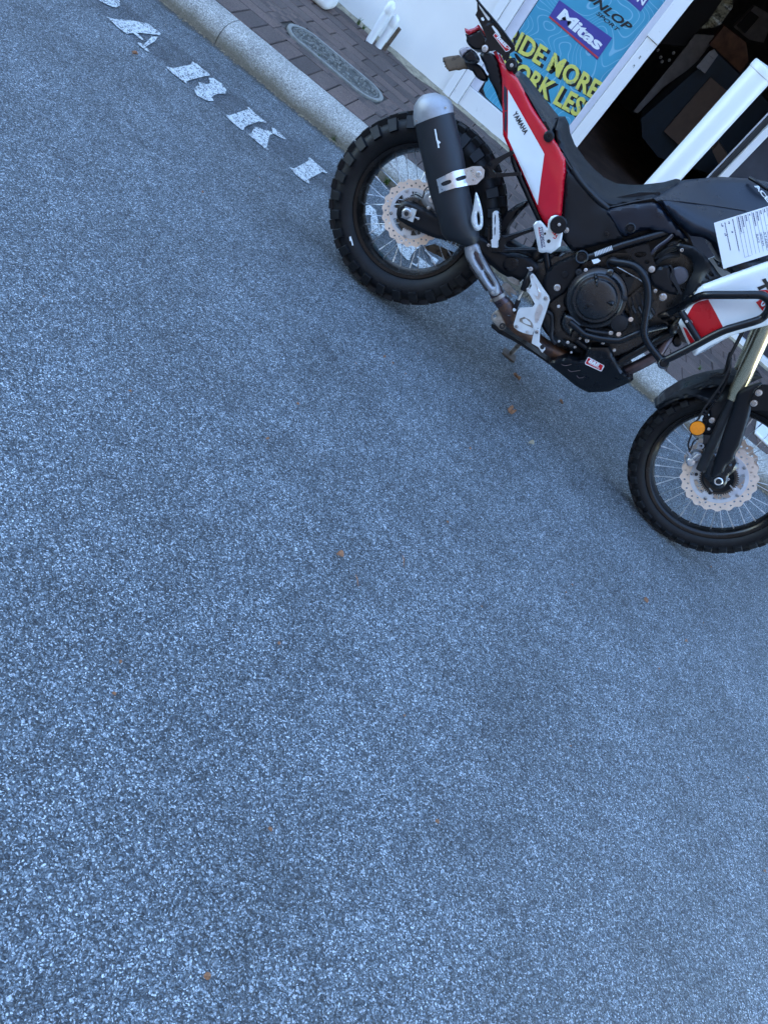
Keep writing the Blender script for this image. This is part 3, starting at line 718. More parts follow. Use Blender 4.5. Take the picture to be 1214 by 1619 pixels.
# grit and dead grass along the kerb foot
gs = MB()
for k in range(1500):
    X = random.uniform(-3, 2.6); Y = 3.802-abs(random.gauss(0, .012)); s = random.uniform(.001, .004)
    gs.box((X-s, Y-s*.6, 0), (X+s, Y+s*.6, s), Matrix())
tag(gs.build('grit', M['sandpale']), 'fine grit gathered in the gutter below the kerb', None, None, 'stuff')
def weed(p, n, h, lab):
    w = MB()
    for k in range(n):
        a = random.uniform(0, 6.28); L = h*random.uniform(.5, 1.1); lean = random.uniform(.2, 1.1); c, s = math.cos(a), math.sin(a); wd = h*.05+.0008
        b = Vector((random.uniform(-.2, .2)*h, random.uniform(-.2, .2)*h, 0)); pts = []
        for t in (0, .35, .7, 1):
            q = b+Vector((c*lean*L*t*t, s*lean*L*t*t, L*t*(1-.3*lean*t))); ww = wd*(1-t*.9)
            pts += [q+Vector((-s, c, 0))*ww, q-Vector((-s, c, 0))*ww]
        w.add(pts, [(0,1,3,2),(2,3,5,4),(4,5,7,6)])
    o = w.build('weed', M['weed']); o.location = p; tag(o, lab, 'weed'); return o
for (px, py, z, n, h, lab) in ((490,178,.0,26,.05,'green weed tuft at the kerb foot left of the rear wheel'), (527,222,.0,22,.045,'small green weed at the kerb foot touching the rear tyre'),
        (610,290,.0,40,.06,'green weed at the kerb foot seen through the rear spokes'), (1104,584,ZP,26,.03,'small bright weed between pavers behind the front mudguard'),
        (1210,752,.0,40,.05,'green weed seen behind the front brake disc at the right edge'), (503,89,ZP,10,.018,'tiny weed on the near rim of the oval cover'),
        (605,50,ZP+.01,16,.035,'leafy weed sprouting between the two pipe stubs'), (583,38,ZP,12,.05,'dry twiggy weed on the wall left of the pipes')):
    p = onZ(z)(px, py)
    if py < 60 and px > 580: p = Vector((p.x if px < 600 else p.x-.05, 5.25, ZP+.02))
    weed(p, n, h, lab)
def leaf(px, py, s, lab, group=None, twig=False, m=None):
    p = onZ(.004)(px, py); rot = random.uniform(0, 6.28); w = MB()
    if twig:
        w.tube([(-s, 0, .002), (-s*.3, s*.06, .004), (s*.4, -.04*s, .003), (s, 0, .002)], [.0012, .0016, .0014, .0008], 6)
    else:
        n = 9; vs = []
        for i in range(n):
            t = i/(n-1); wd = s*.42*math.sin(math.pi*min(1, t*.92+.08))**.8*(1+.18*random.uniform(-1, 1)); z = .002+s*.35*abs(math.sin(t*2.6+rot))
            vs += [(-s/2+s*t, -wd, z+wd*.5), (-s/2+s*t, 0, z*.5+.0012), (-s/2+s*t, wd, z+wd*.3)]
        w.add(vs, [(i*3+j, i*3+j+1, (i+1)*3+j+1, (i+1)*3+j) for i in range(n-1) for j in range(2)])
    o = w.build('twig' if twig else 'leaf', m or M['leaf']); o.location = p; o.rotation_euler = (0, 0, rot)
    tag(o, lab, 'twig' if twig else 'leaf', group); return o
G = 'dry leaf scraps on the asphalt'
leaf(814,598,.045,'curled brown leaf on the road just below the skid plate'); leaf(805,652,.045,'crumpled tan leaf on the road below the skid plate, the lower of two')
leaf(212,87,.035,'small orange leaf on the road below the stencilled A'); leaf(536,879,.024,'dry forked leaf in the middle of the road', twig=False)
leaf(327,1544,.014,'reddish brown leaf scrap near the bottom left corner'); leaf(885,637,.03,'dark brown leaf on the road under the engine')
leaf(564,919,.02,'straight brown twig on the road in the middle', twig=True); leaf(637,888,.02,'thin brown twig right of the forked leaf', twig=True); leaf(838,703,.03,'pale curled leaf right of the crumpled tan leaf', m=M['sandpale'])
leaf(1018,950,.025,'tan leaf on the road below the front wheel'); leaf(1083,1015,.02,'orange leaf near the right edge below the front wheel')
for (px, py) in ((422,695),(706,826),(903,925),(893,937),(1110,985),(190,1047),(638,1132),(426,1312),(440,1018),(607,565),(620,575),(640,592),(562,576),(742,710),(1122,897),(1207,1378),(690,1300),(180,1098),(410,282),(262,40),(660,560),(1040,1058),(1000,905),(470,640),(320,305),(70,470),(205,620),(900,1180),(760,960),(1180,1230)):
    leaf(px, py, random.uniform(.006, .013), 'tiny brown leaf scrap lying on the asphalt', G)
# ------------------------------------------------------------------ the motorcycle
bike = bpy.data.objects.new('motorcycle', None); C.objects.link(bike); bike.matrix_world = BM; bike.empty_display_size = .2
tag(bike, 'red, white and black adventure motorcycle with knobbly tyres leaning on its side stand', 'motorcycle')
K = bike
def wheel(name, loc, rot, tyre, rimr, rimw, nk, kb_, front):
    w = MB(); hw = rimw
    pr = [(rimr-.003, -hw-.003), (rimr, -hw), (rimr-.003, -hw+.005), (rimr-.014, -hw+.006), (rimr-.022, -hw*.45), (rimr-.026, 0), (rimr-.022, hw*.45), (rimr-.014, hw-.006), (rimr-.003, hw-.005), (rimr, hw), (rimr-.003, hw+.003), (rimr-.016, hw),
          (rimr-.029, hw*.5), (rimr-.034, 0), (rimr-.029, -hw*.5), (rimr-.016, -hw), (rimr-.003, -hw-.003)]
    W = w.lathe((0, 0, 0), (0, 1, 0), pr, 96).build(name, M['rim'], K, 50)
    W.location = loc; W.rotation_euler = rot.to_euler() if rot else (0, 0, 0)
    # tyre carcass
    T = MB(); T.lathe((0, 0, 0), (0, 1, 0), [(r, y) for y, r in tyre], 120, False)
    # tread blocks: along the profile, from one shoulder to the other
    P = [Vector((y, r)) for y, r in tyre]
    acc = [0]
    for i in range(1, len(P)): acc.append(acc[-1]+(P[i]-P[i-1]).length)
    def at(s):
        s = max(0, min(acc[-1]-1e-6, s))
        for i in range(1, len(P)):
            if s <= acc[i]:
                t = (s-acc[i-1])/(acc[i]-acc[i-1]); p = P[i-1].lerp(P[i], t); d = (P[i]-P[i-1]).normalized(); return p, Vector((-d.y, d.x))
    L = acc[-1]; mid = L/2
    hgt = kb_['h']
    for k in range(nk):
        ph = 2*math.pi*k/nk
        for (s0, s1, w0, sh, hh, skew) in kb_['blocks']:
            for side in (-1, 1):
                if s0 < 0 and side == 1 and s1 > 0 and s0 == -s1: continue
                a0 = ph+sh*2*math.pi/nk+(math.pi/nk if side == 1 else 0); da = w0*math.pi/nk
                vs = []
                for lvl in (0, 1):
                    for (ss, aa) in ((s0, -1), (s0, 1), (s1, 1), (s1, -1)):
                        p, nn = at(mid+side*ss); 
                        sc = 1 if lvl == 0 else .86
                        cs = (s0+s1)/2; p, nn = at(mid+side*(cs+(ss-cs)*sc))
                        q = p+nn*(hgt*hh*lvl-.0015*(1-lvl)); an = a0+da*aa*sc+skew*(ss-cs)*side*side
                        vs.append((q.y*math.cos(an), q.x, q.y*math.sin(an)))
                T.add(vs, [(0,1,2,3),(7,6,5,4),(0,4,5,1),(1,5,6,2),(2,6,7,3),(3,7,4,0)])
    if (at(mid)[1].y) < 0: raise SystemExit('tread normal')
    T.build('tyre', M['rubber'], W, 30, .0012, 1)
    # hub
    hr = .032 if front else .045
    MB().lathe((0, 0, 0), (0, 1, 0), [(.0, -.07), (.022, -.07), (.024, -.05), (hr, -.045), (hr, -.036), (.024, -.028), (.022, 0), (.024, .028), (hr, .036), (hr, .045), (.024, .05), (.022, .07), (0, .07)], 40).build('hub', M['engine'], W)
    # spokes
    base = None
    for k in range(36):
        side = -1 if k % 2 else 1; tw = (1 if (k//2) % 2 else -1)*R(38 if front else 44)
        an = 2*math.pi*k/36
        if k < 4:
            a1 = tw; p0 = Vector(((hr-.004)*math.cos(a1), side*.040, (hr-.004)*math.sin(a1))); p1 = Vector((rimr-.033, side*.008, 0)); pn = p1+(p0-p1).normalized()*.02
            me_o = MB().tube([p0, pn], .0014, 8).tube([pn, p1], .0028, 8).build('spoke', M['spoke'], W)
            me_o.rotation_euler = (0, -an, 0)
            if base is None: base = {}
            base[k] = me_o
        else:
            s = base[k % 4].copy(); C.objects.link(s); s.parent = W; s.rotation_euler = (0, -an, 0)
    return W
def brake_disc(W, rad, y, parent_m, holes=True, spok=5, t=.0045):
    """wavy drilled rotor with its inner ring"""
    def loop(fn_, n): return [(fn_(2*math.pi*i/n)*math.cos(2*math.pi*i/n), fn_(2*math.pi*i/n)*math.sin(2*math.pi*i/n)) for i in range(n)]
    nw = 20
    outer = loop(lambda a: rad*(1-.028*(1+math.cos(nw*a))), 240)
    inner = loop(lambda a: rad*.735, 72)
    loops = [outer, inner]
    for k in range(nw*2):
        a = 2*math.pi*(k+.5)/(nw*2); rr = rad*(.875 if k % 2 else .80)
        cx, cz = rr*math.cos(a), rr*math.sin(a)
        loops.append([(cx+rad*.031*math.cos(b*math.pi/4), cz+rad*.031*math.sin(b*math.pi/4)) for b in range(8)])
    def cut(loops, y0, t, name, m):
        P2 = []; E = []
        for l in loops:
            s = len(P2); P2 += [Vector(p) for p in l]; E += [(s+i, s+(i+1) % len(l)) for i in range(len(l))]
        v2, _, f2, _, _, _ = delaunay_2d_cdt(P2, E, [], 0, 1e-6); F = []
        for f in f2:
            cx = sum(v2[i].x for i in f)/len(f); cz = sum(v2[i].y for i in f)/len(f)
            if inside(cx, cz, loops[0]) and not any(inside(cx, cz, h) for h in loops[1:]): F.append(tuple(f))
        n = len(v2); cnt = set()
        for f in F:
            for i in range(len(f)): cnt.add((f[i], f[(i+1) % len(f)]))
        fs = list(F)+[tuple(i+n for i in reversed(f)) for f in F]+[(b, a, a+n, b+n) for (a, b) in cnt if (b, a) not in cnt]
        return mesh(name, [(v.x, y0, v.y) for v in v2]+[(v.x, y0+t, v.y) for v in v2], fs, m, W, 30)
    D = cut(loops, y, t, 'brake_disc', M['disc'])
    ro = loop(lambda a: rad*.738, 72); n2 = 5; ins = []
    for k in range(n2):
        a0 = 2*math.pi*k/n2+R(14); a1 = a0+2*math.pi/n2-R(28); q = []
        for i in range(9): a = a0+(a1-a0)*i/8; q.append((rad*.64*math.cos(a), rad*.64*math.sin(a)))
        for i in range(9): a = a1-R(4)-(a1-a0-R(8))*i/8; q.append((rad*.44*math.cos(a), rad*.44*math.sin(a)))
        ins.append(q)
    ins.append(loop(lambda a: rad*.30, 40))
    ring = cut([ro]+ins, y-.0012, t+.001, 'disc_carrier', parent_m)
    for k in range(n2):
        a = 2*math.pi*k/n2; bolt(Vector((rad*.69*math.cos(a), y-.0015, rad*.69*math.sin(a))), .0075, M['steel'], W, 'disc_bolt', .004)
    # toothed sensor ring
    tr = MB().lathe((0, y-.006, 0), (0, 1, 0), [(rad*.47, 0), (rad*.47, .002), (rad*.36, .002), (rad*.36, 0), (rad*.47, 0)], 60)
    for k in range(50):
        a = 2*math.pi*k/50; tr.box((rad*.46, -.001, -.0016), (rad*.50, .002, .0016), Matrix.Translation((0, y-.006, 0)) @ Matrix.Rotation(a, 4, 'Y'))
    tr.build('sensor_ring', M['chain'], W)
    return D
rear_t = [(-.048,.238),(-.058,.247),(-.068,.262),(-.0735,.280),(-.073,.297),(-.066,.312),(-.052,.323),(-.034,.329),(-.015,.332),(.015,.332),(.034,.329),(.052,.323),(.066,.312),(.073,.297),(.0735,.280),(.068,.262),(.058,.247),(.048,.238)]
RW = wheel('rear_wheel', (0, 0, RR), None, rear_t, .2435, .055, 28, {'h': .020, 'blocks': [(.003,.024,.54,0,.9,0),(.030,.054,.52,.5,1,0),(.061,.098,.54,0,1,0)]}, False)
front_t = [(-.028,.278),(-.036,.285),(-.043,.298),(-.0455,.312),(-.043,.325),(-.035,.336),(-.022,.342),(-.008,.3445),(.008,.3445),(.022,.342),(.035,.336),(.043,.325),(.0455,.312),(.043,.298),(.036,.285),(.028,.278)]
FW = wheel('front_wheel', FC, SR, front_t, .282, .033, 36, {'h': .0125, 'blocks': [(.001,.014,.56,0,1,0),(.018,.033,.55,.5,1,0),(.037,.062,.60,0,1,0)]}, True)
brake_disc(RW, .1225, -.068, M['disc_in']); brake_disc(FW, .145, -.068, M['disc_in']); brake_disc(FW, .145, .064, M['disc_in'])
MB().lathe((0, .062, 0), (0, 1, 0), [(.105, 0), (.105, .006), (.07, .006), (.07, 0), (.105, 0)], 46).build('sprocket', M['chain'], RW)
# tyre mark arrow
sheet('tyre_arrow', [(a, b) for a, b in S3()] or R1((140,1060),(150,1055),(160,1085),(168,1118),(160,1120),(150,1085),(142,1090)), M['white_decal'], K, lambda x, y: B(x, y, .077))

# swingarm
sw, _ = puff('swingarm', PX((626,341,.125),(628,329,.125),(635,319,.125),(649,318,.125),(690,341,.128),(735,368,.12),(760,372,.11),(790,398,.10),(828,404,.10),(852,418,.10),(852,430,.10),(828,445,.10),(796,437,.10),(765,410,.11),(740,386,.12),(700,379,.128),(679,374,.128),(633,351,.125)), M['plastic'], K, thick=.035, bulge=.008, r=7, grid=4, sm=1)
sw.name = 'swingarm'
puff('swingarm_recess', S8((470,510),(500,475),(560,465),(610,480),(640,520),(630,590),(590,640),(540,655),(480,620),(455,570)), M['plastic2'], sw, off=.112, thick=.006, bulge=-.0 or .003, r=3, grid=3, sm=1)
tube('swingarm_far_side', [(0,.11,RR),(.25,.105,.40),(.55,.09,.46)], .024, M['plastic'], sw)
ax = plate('axle_adjuster', R1((522,850),(562,864),(536,944),(495,928)), M['cast_alu'], sw, .142, .008)
plate('adjuster_plate', R1((563,862),(600,876),(574,961),(538,945)), M['bright_alu'], sw, .1435, .010, bevel=.0006)
disc_at('axle_nut', B(*R1((534,900))[0], .141), [(.019,0),(.019,.006),(.0145,.008),(.0145,.012),(.008,.012),(.008,.004),(0,.004)], M['steel'], sw)
disc_at('axle_bore_shade', B(*R1((534,900))[0], .1445), [(.0085,0),(.0085,.0095),(0,.0095)], M['black'], sw, seg=24)  # solid black disc paints the shade inside the axle hole
tube('adjuster_screw', [B(*R1((590,925))[0], .142), B(*R1((612,935))[0], .142)], .003, M['steel'], sw, sub=1)
bolt(B(*R1((612,935))[0], .138), .005, M['steel'], sw, 'adjuster_bolt', .008)
# rear caliper above the arm
cal, _ = puff('rear_caliper', R1((640,760),(690,730),(735,740),(740,900),(700,880),(650,850),(625,800)), M['cast_alu'], K, off=.085, thick=.05, bulge=.012, r=6, grid=3, sm=1)
bolt(B(*R1((703,800))[0], .098), .013, M['alu'], cal, 'caliper_piston', .008); bolt(B(*R1((682,862))[0], .097), .007, M['steel'], cal, 'caliper_bolt', .006)
disc_at('speed_sensor', B(*R1((598,815))[0], .09), [(.012,0),(.012,.012),(.006,.014),(0,.014)], M['engine'], cal)
tube('sensor_cable', [B(*R1(p)[0], .095) for p in ((560,780),(600,770),(640,790),(655,740),(690,715),(740,730))], .0022, M['black'], cal)
# chain run and guide on the far side
ch = MB()
for zz in (.40, .30):
    for k in range(34):
        ch.box((k*.0165+.01, .058, zz+k*.0022-.006 if zz > .35 else zz+k*.0035-.006), (k*.0165+.022, .072, (zz+k*.0022 if zz > .35 else zz+k*.0035)+.006))
ch.build('chain', M['chain'], K, 30)
puff('chain_guard', R1((640,1130),(720,1110),(860,1170),(880,1230),(800,1215),(690,1160)), M['brown'], K, off=-.085, thick=.01, bulge=.003, r=3, grid=4)
# inner mudguard behind the shock (dark mass between wheel and engine)
puff('rear_hugger', R4((140,560),(250,560),(330,440),(400,370),(480,330),(500,360),(430,420),(330,560),(400,640),(560,700),(600,820),(560,900),(300,730),(180,650)), M['plastic'], K, off=.02, thick=.10, bulge=.01, r=6, grid=5, sm=1)
puff('tool_holder', R4((290,510),(330,420),(430,370),(475,340),(490,365),(430,410),(380,480),(330,560),(300,580)), M['plastic2'], K, off=.05, thick=.03, bulge=.008, r=4, grid=3, sm=1)
tube('shock_absorber', [(.47,.0,.50),(.40,.0,.76)], .035, M['engine'], K, sub=1)
tube('frame_strut', [B(*R4((640,680))[0], .10), B(*R4((600,520))[0], .10), B(*R4((500,300))[0], .10), B(*R4((400,60))[0], .09), B(*R2((560,900))[0], .09)], .011, M['powder'], K)
tube('frame_strut', [B(*R4((655,900))[0], .11), B(*R4((620,700))[0], .11), B(*R4((610,560))[0], .11)], .013, M['powder'], K)
# engine-side dark block so nothing shows through between the parts
puff('engine_block', PX((842,418),(870,400),(905,395),(960,392),(1000,385),(1040,372),(1075,380),(1098,400),(1112,430),(1105,455),(1085,480),(1072,505),(1060,525),(1020,552),(975,572),(930,560),(890,555),(868,535),(845,500),(838,455)), M['engine'], K, off=.085, thick=.17, bulge=.02, r=10, grid=6, sm=1)
puff('airbox', PX((905,290),(960,315),(1010,304),(1042,304),(1060,330),(1090,375),(1100,400),(1000,400),(930,400),(905,370)), M['plastic'], K, off=.11, thick=.22, bulge=.0)

# muffler: body, end cap, straps, shields
MC = .195
mu = loft('muffler', R1((592,296),(850,207))and[(R1((590,297))[0], R1((851,204))[0]), (R1((612,400))[0], R1((878,310))[0]), (R1((655,600))[0], R1((918,480))[0]), (R1((700,790))[0], R1((945,650))[0]), (R1((738,900))[0], R1((970,790))[0]), (R1((772,1040))[0], R1((1000,930))[0]), (R1((800,1075))[0], R1((1030,1035))[0]), (R1((870,1100))[0], R1((1035,1060))[0]), (R1((935,1130))[0], R1((1025,1095))[0])], M['silencer'], K, MC, [.062,.062,.062,.062,.060,.056,.048,.035,.022], 40, ang=40)
mu.name = 'muffler'
loft('muffler_end_cap', [(R1((588,302))[0], R1((852,206))[0]), (R1((580,240))[0], R1((848,160))[0]), (R1((584,165))[0], R1((836,128))[0]), (R1((612,118))[0], R1((800,98))[0]), (R1((640,92))[0], R1((735,72))[0]), (R1((652,96))[0], R1((725,80))[0]), (R1((660,130))[0], R1((730,115))[0])], M['cast_alu'], mu, MC, [.0635,.063,.058,.046,.026,.021,.02], 40, ang=40)
for p in ((800,175), (600,265)): bolt(B(*R1(p)[0], MC+.045), .004, M['steel'], mu, 'cap_rivet', .003)
def mufoff(x, y, add=.0):
    # surface of the muffler barrel under a photo position
    X, Y = (x-520)*4.336, (y-130)*4.336
    def itp(T, y):
        if y <= T[0][0]: return T[0][1]
        for (y0, x0), (y1, x1) in zip(T, T[1:]):
            if y <= y1: return x0+(x1-x0)*(y-y0)/(y1-y0)
        return T[-1][1]
    LT = [(297,590),(400,612),(600,655),(790,700),(900,738),(1040,772)]; RT = [(204,851),(310,878),(480,918),(650,945),(790,970),(930,1000)]
    lx_ = itp(LT, Y); rx = itp(RT, Y)
    for _ in range(2): lx_ = itp(LT, Y+.42*(X-lx_)); rx = itp(RT, Y-.42*(rx-X))
    u = max(-.995, min(.995, ((X-lx_)/(rx-lx_)-.5)*2)); return MC+.0625*math.sqrt(1-u*u)+add
st, _ = puff('muffler_strap', R1((682,693),(760,655),(850,610),(935,592),(985,576),(1042,576),(1066,602),(1060,652),(1012,700),(960,706),(860,726),(780,750),(714,782),(690,735)), M['alu'], K, offn=lambda x, y: max(mufoff(x, y, .005), .228 if x > 734 else 0), thick=.003, grid=3, holes=(R1((700,722),(735,705),(745,720),(735,740),(712,752)), R1((765,690),(820,668),(838,672),(838,692),(785,714),(768,706)), R1((868,655),(930,635),(942,645),(938,662),(885,680),(868,672))))
bolt(B(*R1((1026,630))[0], .229), .011, M['steel'], st, 'strap_bolt', .007)
for p in ((978,606), (990,668)): bolt(B(*R1(p)[0], .229), .0045, M['steel'], st, 'strap_rivet', .003)
sheet('muffler_mark', R1((722,322),(731,320),(738,352),(745,395),(766,412),(753,424),(758,450),(746,450),(743,424),(735,398)), M['white_decal'], mu, lambda x, y: B(x, y, mufoff(x, y, .0018)))
hs, _ = puff('muffler_guard', R1((1003,748),(1018,765),(1048,870),(1056,950),(1050,1000),(1022,1022),(995,1012),(974,965),(974,920),(990,850)), M['bright_alu'], K, off=.236, thick=.004, bulge=.006, r=3, grid=2.5, sm=1, holes=(R1((1012,895),(1028,890),(1036,940),(1034,975),(1022,985),(1016,950)),))
hb = plate('muffler_hanger', R4((182,108),(240,62),(330,18),(392,-14),(402,12),(330,55),(275,98),(254,122),(268,143),(330,145),(445,138),(447,162),(330,172),(250,178),(192,194)), M['powder'], K, .17, .014, bevel=.003)
# link pipe, its shield and the stained collector
lp = loft('exhaust_pipe', [(R1((945,1120))[0], R1((1020,1090))[0]), (S8((95,420))[0], S8((230,440))[0]), (S8((210,640))[0], S8((330,600))[0]), (S8((300,880))[0], S8((440,800))[0]), (S8((335,955))[0], S8((480,880))[0]), (S8((400,1050))[0], S8((540,970))[0])], M['pipe'], K, [.19,.185,.175,.16,.155,.15], [.02,.02,.02,.022,.022,.024], 28)
def clampr(p0, p1, c, m=M['dirty']): loft('pipe_clamp', [(S8(p0[0])[0], S8(p0[1])[0]), (S8(p1[0])[0], S8(p1[1])[0])], m, lp, c, .027, 28)
clampr(((328,950), (492,862)), ((352,985), (508,900)), .157); clampr(((385,1010), (528,925)), ((402,1040), (545,955)), .152, M['pipe'])
bolt(B(*S8((330,965))[0], .165), .006, M['dirty'], lp, 'clamp_bolt', .012)
loft('collector_pipe', [(S8((400,1040))[0], S8((550,960))[0]), (S8((455,1140))[0], S8((625,1060))[0]), (S8((500,1250))[0], S8((660,1180))[0]), (S8((610,1350))[0], S8((740,1250))[0]), (S8((760,1440))[0], S8((840,1300))[0]), (S8((930,1560))[0], S8((960,1400))[0]), (R6((540,650))[0], R6((600,560))[0])], M['rust'], K, [.15,.14,.12,.10,.08,.06,.05], [.024,.03,.034,.036,.036,.036,.034], 28, sub=3)
sg, _ = puff('pipe_shield', S8((24,400),(30,345),(60,312),(100,298),(150,300),(190,335),(206,390),(225,450),(290,570),(380,720),(428,815),(425,880),(395,910),(345,915),(300,880),(220,750),(100,590),(42,480)), M['cast_alu'], K, off=.196, thick=.006, bulge=.016, r=9, grid=2.5, sm=1, holes=(S8((146,425),(165,428),(190,490),(245,600),(236,622),(180,540),(150,470)), S8((258,640),(275,655),(362,790),(358,806),(330,775),(268,672))))
plate('shield_groove', S8((54,455),(66,460),(110,580),(190,710),(292,845),(290,862),(272,862),(180,730),(90,590),(58,490)), M['engine'], sg, .2045, .002, bevel=0)
for p in ((97,382), (348,878)): bolt(B(*S8(p)[0], .209), .0065, M['steel'], sg, 'shield_bolt', .004)
lb, _ = puff('footrest_bracket', S8((322,1150),(345,1110),(400,1068),(430,1085),(455,1150),(490,1230),(495,1275),(460,1302),(425,1295),(395,1250),(340,1195)), M['dirty'], K, off=.14, thick=.008, bulge=.003, r=2, grid=2.5, sm=1, holes=(S8((345,1130),(375,1120),(392,1145),(375,1162),(350,1158)),))
disc_at('bracket_bush', B(*S8((458,1252))[0], .143), [(.012,0),(.012,.003),(.006,.003),(.006,-.001),(0,-.001)], M['black'], lb)
# lower dark guard under the frame
puff('underguard', R6((66,372),(90,378),(130,410),(200,452),(300,520),(440,620),(470,660),(430,628),(340,565),(200,478),(110,432),(66,395)), M['plastic'], K, off=.02, thick=.12, bulge=.004, r=4, grid=5)
# side stand on the far side
foot = BMI @ onZ(.012)(806, 560)
sstand = tube('side_stand', [(.66,.10,.33), (.655,.17,.2), foot+Vector((0,0,.01))], .011, M['dirty'], K, sub=3)
mf = BM.inverted().to_3x3()
o = MB().box((-.035, -.03, -.011), (.035, .03, 0)).build('stand_foot', M['chain'], sstand, 35, .003); o.location = foot; o.rotation_euler = mf.to_euler()

# engine side
def lat(name, cpx, off, prof, m, parent=None, seg=56, fn=B, ang=35): return MB().lathe(fn(cpx[0], cpx[1], off), LATV, prof, seg).build(name, m, parent or K, ang)
cc = E1((475,540))[0]
case, _ = puff('crankcase_cover', E1((60,590),(120,480),(200,360),(330,230),(400,170),(500,150),(580,180),(640,230),(760,260),(800,330),(790,420),(780,520),(790,620),(830,720),(880,780),(850,900),(780,930),(640,925),(480,890),(330,870),(250,790),(130,700)), M['engine'], K, off=.135, thick=.06, bulge=.03, r=9, grid=4, sm=1)
cl = lat('clutch_cover', cc, .165, [(.108,-.02),(.108,.004),(.105,.009),(.094,.011),(.088,.016),(.086,.022),(.082,.026),(.073,.027),(.070,.031),(.067,.036),(.055,.0405),(.03,.043),(0,.044)], M['engine'], None, 72)
for (a, b, c_, d) in (((425,250),(495,250),(500,400),(475,455)), ((705,560),(690,650),(640,640),(565,590)), ((275,660),(350,625),(420,610),(370,690))):
    puff('cover_fin', E1(a, b, c_, d), M['engine'], cl, off=.196, thick=.04, bulge=.030, r=5, grid=2.5, sm=1)
oc_ = E1((745,835))[0]; lat('oil_filter_cap', oc_, .158, [(.033,0),(.033,.012),(.029,.018),(.012,.021),(0,.0215)], M['engine2'])
rg = E1((665,120))[0]; lat('filler_ring', rg, .165, [(.021,0),(.021,.01),(.015,.012),(.0125,.008),(.0125,-.004),(0,-.004)], M['plastic2'])
puff('filler_neck', E1((560,250),(600,190),(660,170),(700,200),(690,260),(650,310),(570,290)), M['engine'], K, off=.16, thick=.03, bulge=.025, r=5, grid=3, sm=1)
tube('clutch_cable', [B(*E1(p)[0], .185) for p in ((720,170),(790,205),(860,245),(960,300),(1030,350))], .002, M['steel'], K)
lat('case_boss', E1((810,545))[0], .165, [(.010,0),(.010,.012),(.006,.014),(0,.014)], M['engine2'])
plate('release_lever', E1((760,260),(800,240),(830,290),(940,280),(850,500),(835,520),(800,400)), M['engine2'], K, .15, .01)
pump, _ = puff('water_pump', E1((30,830),(60,760),(80,700),(130,720),(220,740),(270,800),(350,890),(330,920),(260,890),(185,950),(180,1010),(130,990),(60,930)), M['engine'], K, off=.15, thick=.05, bulge=.032, r=9, grid=3, sm=1)
tube('coolant_pipe', [B(*E1(p)[0], .185) for p in ((150,830),(220,880),(320,970),(420,1005),(560,1035),(740,1050),(860,1010),(980,960)) ]+[B(*E1((1120,920))[0], .16), B(*E1((1300,880))[0], .13)], .0125, M['powder'], K)
tube('oil_line', [B(*E1(p)[0], .165) for p in ((340,915),(450,945),(610,965))], .0085, M['engine2'], K)
tube('lower_hose', [B(*E1(p)[0], .14) for p in ((230,1040),(290,1090),(370,1150))], .011, M['plastic2'], K)
for p, o_, r_, mm in (((645,960),.178,.008,'steel'),((740,975),.172,.0085,'disc'),((885,797),.168,.0085,'disc'),((345,205),.172,.007,'steel'),((262,228),.165,.012,'engine2'),((20,640),.165,.006,'steel'),((275,1025),.178,.005,'steel'),((360,1050),.178,.008,'steel'),((550,1078),.165,.006,'steel'),((130,1072),.165,.006,'steel'),((25,1058),.165,.005,'steel'),((215,1130),.16,.005,'steel'),((172,1192),.16,.004,'steel'),((1178,455),.18,.007,'steel'),((685,1165),.16,.006,'steel')):
    bolt(B(*E1(p)[0], o_), r_, M[mm], K, 'engine_bolt', .006)
plate('warning_label', E1((415,85),(490,65),(525,95),(490,120),(440,132)), M['white_decal'], K, .172, .002, bevel=0)
# cylinder block ribs and fins
for k in range(6):
    plate('cylinder_fin', E1((835+k*48,560-k*26),(850+k*48,550-k*26),(930+k*48,880-k*60),(905+k*48,890-k*60)), M['engine2'], K, .13+.004*(k % 2), .03, bevel=.002)
for k in range(4):
    tube('rocker_stud', [B(*E1((900+k*75,640+k*5))[0], .15), B(*E1((940+k*75,720+k*5))[0], .15)], .006, M['engine'], K, sub=1)
plate('cylinder_side', E1((850,540),(1010,400),(1180,470),(1230,620),(1200,760),(900,880),(860,700)), M['engine'], K, .125, .05, bevel=.004)
hc, _ = puff('head_cover', S7((190,400),(270,320),(415,285),(450,330),(450,460),(555,640),(430,630),(330,580),(220,530),(200,460)), M['plastic'], K, off=.165, thick=.02, bulge=.008, r=5, grid=4, sm=1)
plate('cover_rib', S7((415,285),(445,290),(480,340),(480,400),(575,620),(555,645),(445,450),(450,340)), M['engine2'], hc, .178, .01)
lat('generator_cap', S7((530,410))[0], .158, [(.031,0),(.031,.008),(.027,.013),(.012,.016),(0,.016)], mat('grey_cap', (.07, .07, .085), .4, var=.1))
bolt(B(*S7((348,660))[0], .17), .0135, M['steel'], K, 'mount_bolt', .009); bolt(B(*S7((257,588))[0], .16), .005, M['steel'], K, 'engine_bolt')
fb = plate('frame_bracket', R5((230,585),(310,562),(392,545),(408,600),(445,700),(440,735),(415,745),(385,735),(250,610)), M['powder'], K, .175, .006, holes=(R5((290,620),(310,600),(370,597),(385,625),(320,645)), R5((360,660),(395,650),(400,680),(370,685))), bevel=.001)
bolt(B(*R5((415,718))[0], .177), .011, M['steel'], fb, 'bracket_bolt', .005)
tube('frame_tube', [B(*R4((865,722))[0], .15), B(*R5((0,632))[0], .155), B(*R5((200,560))[0], .155), B(*R5((430,490))[0], .15), B(*R5((600,430))[0], .13)], .0145, M['powder'], K)
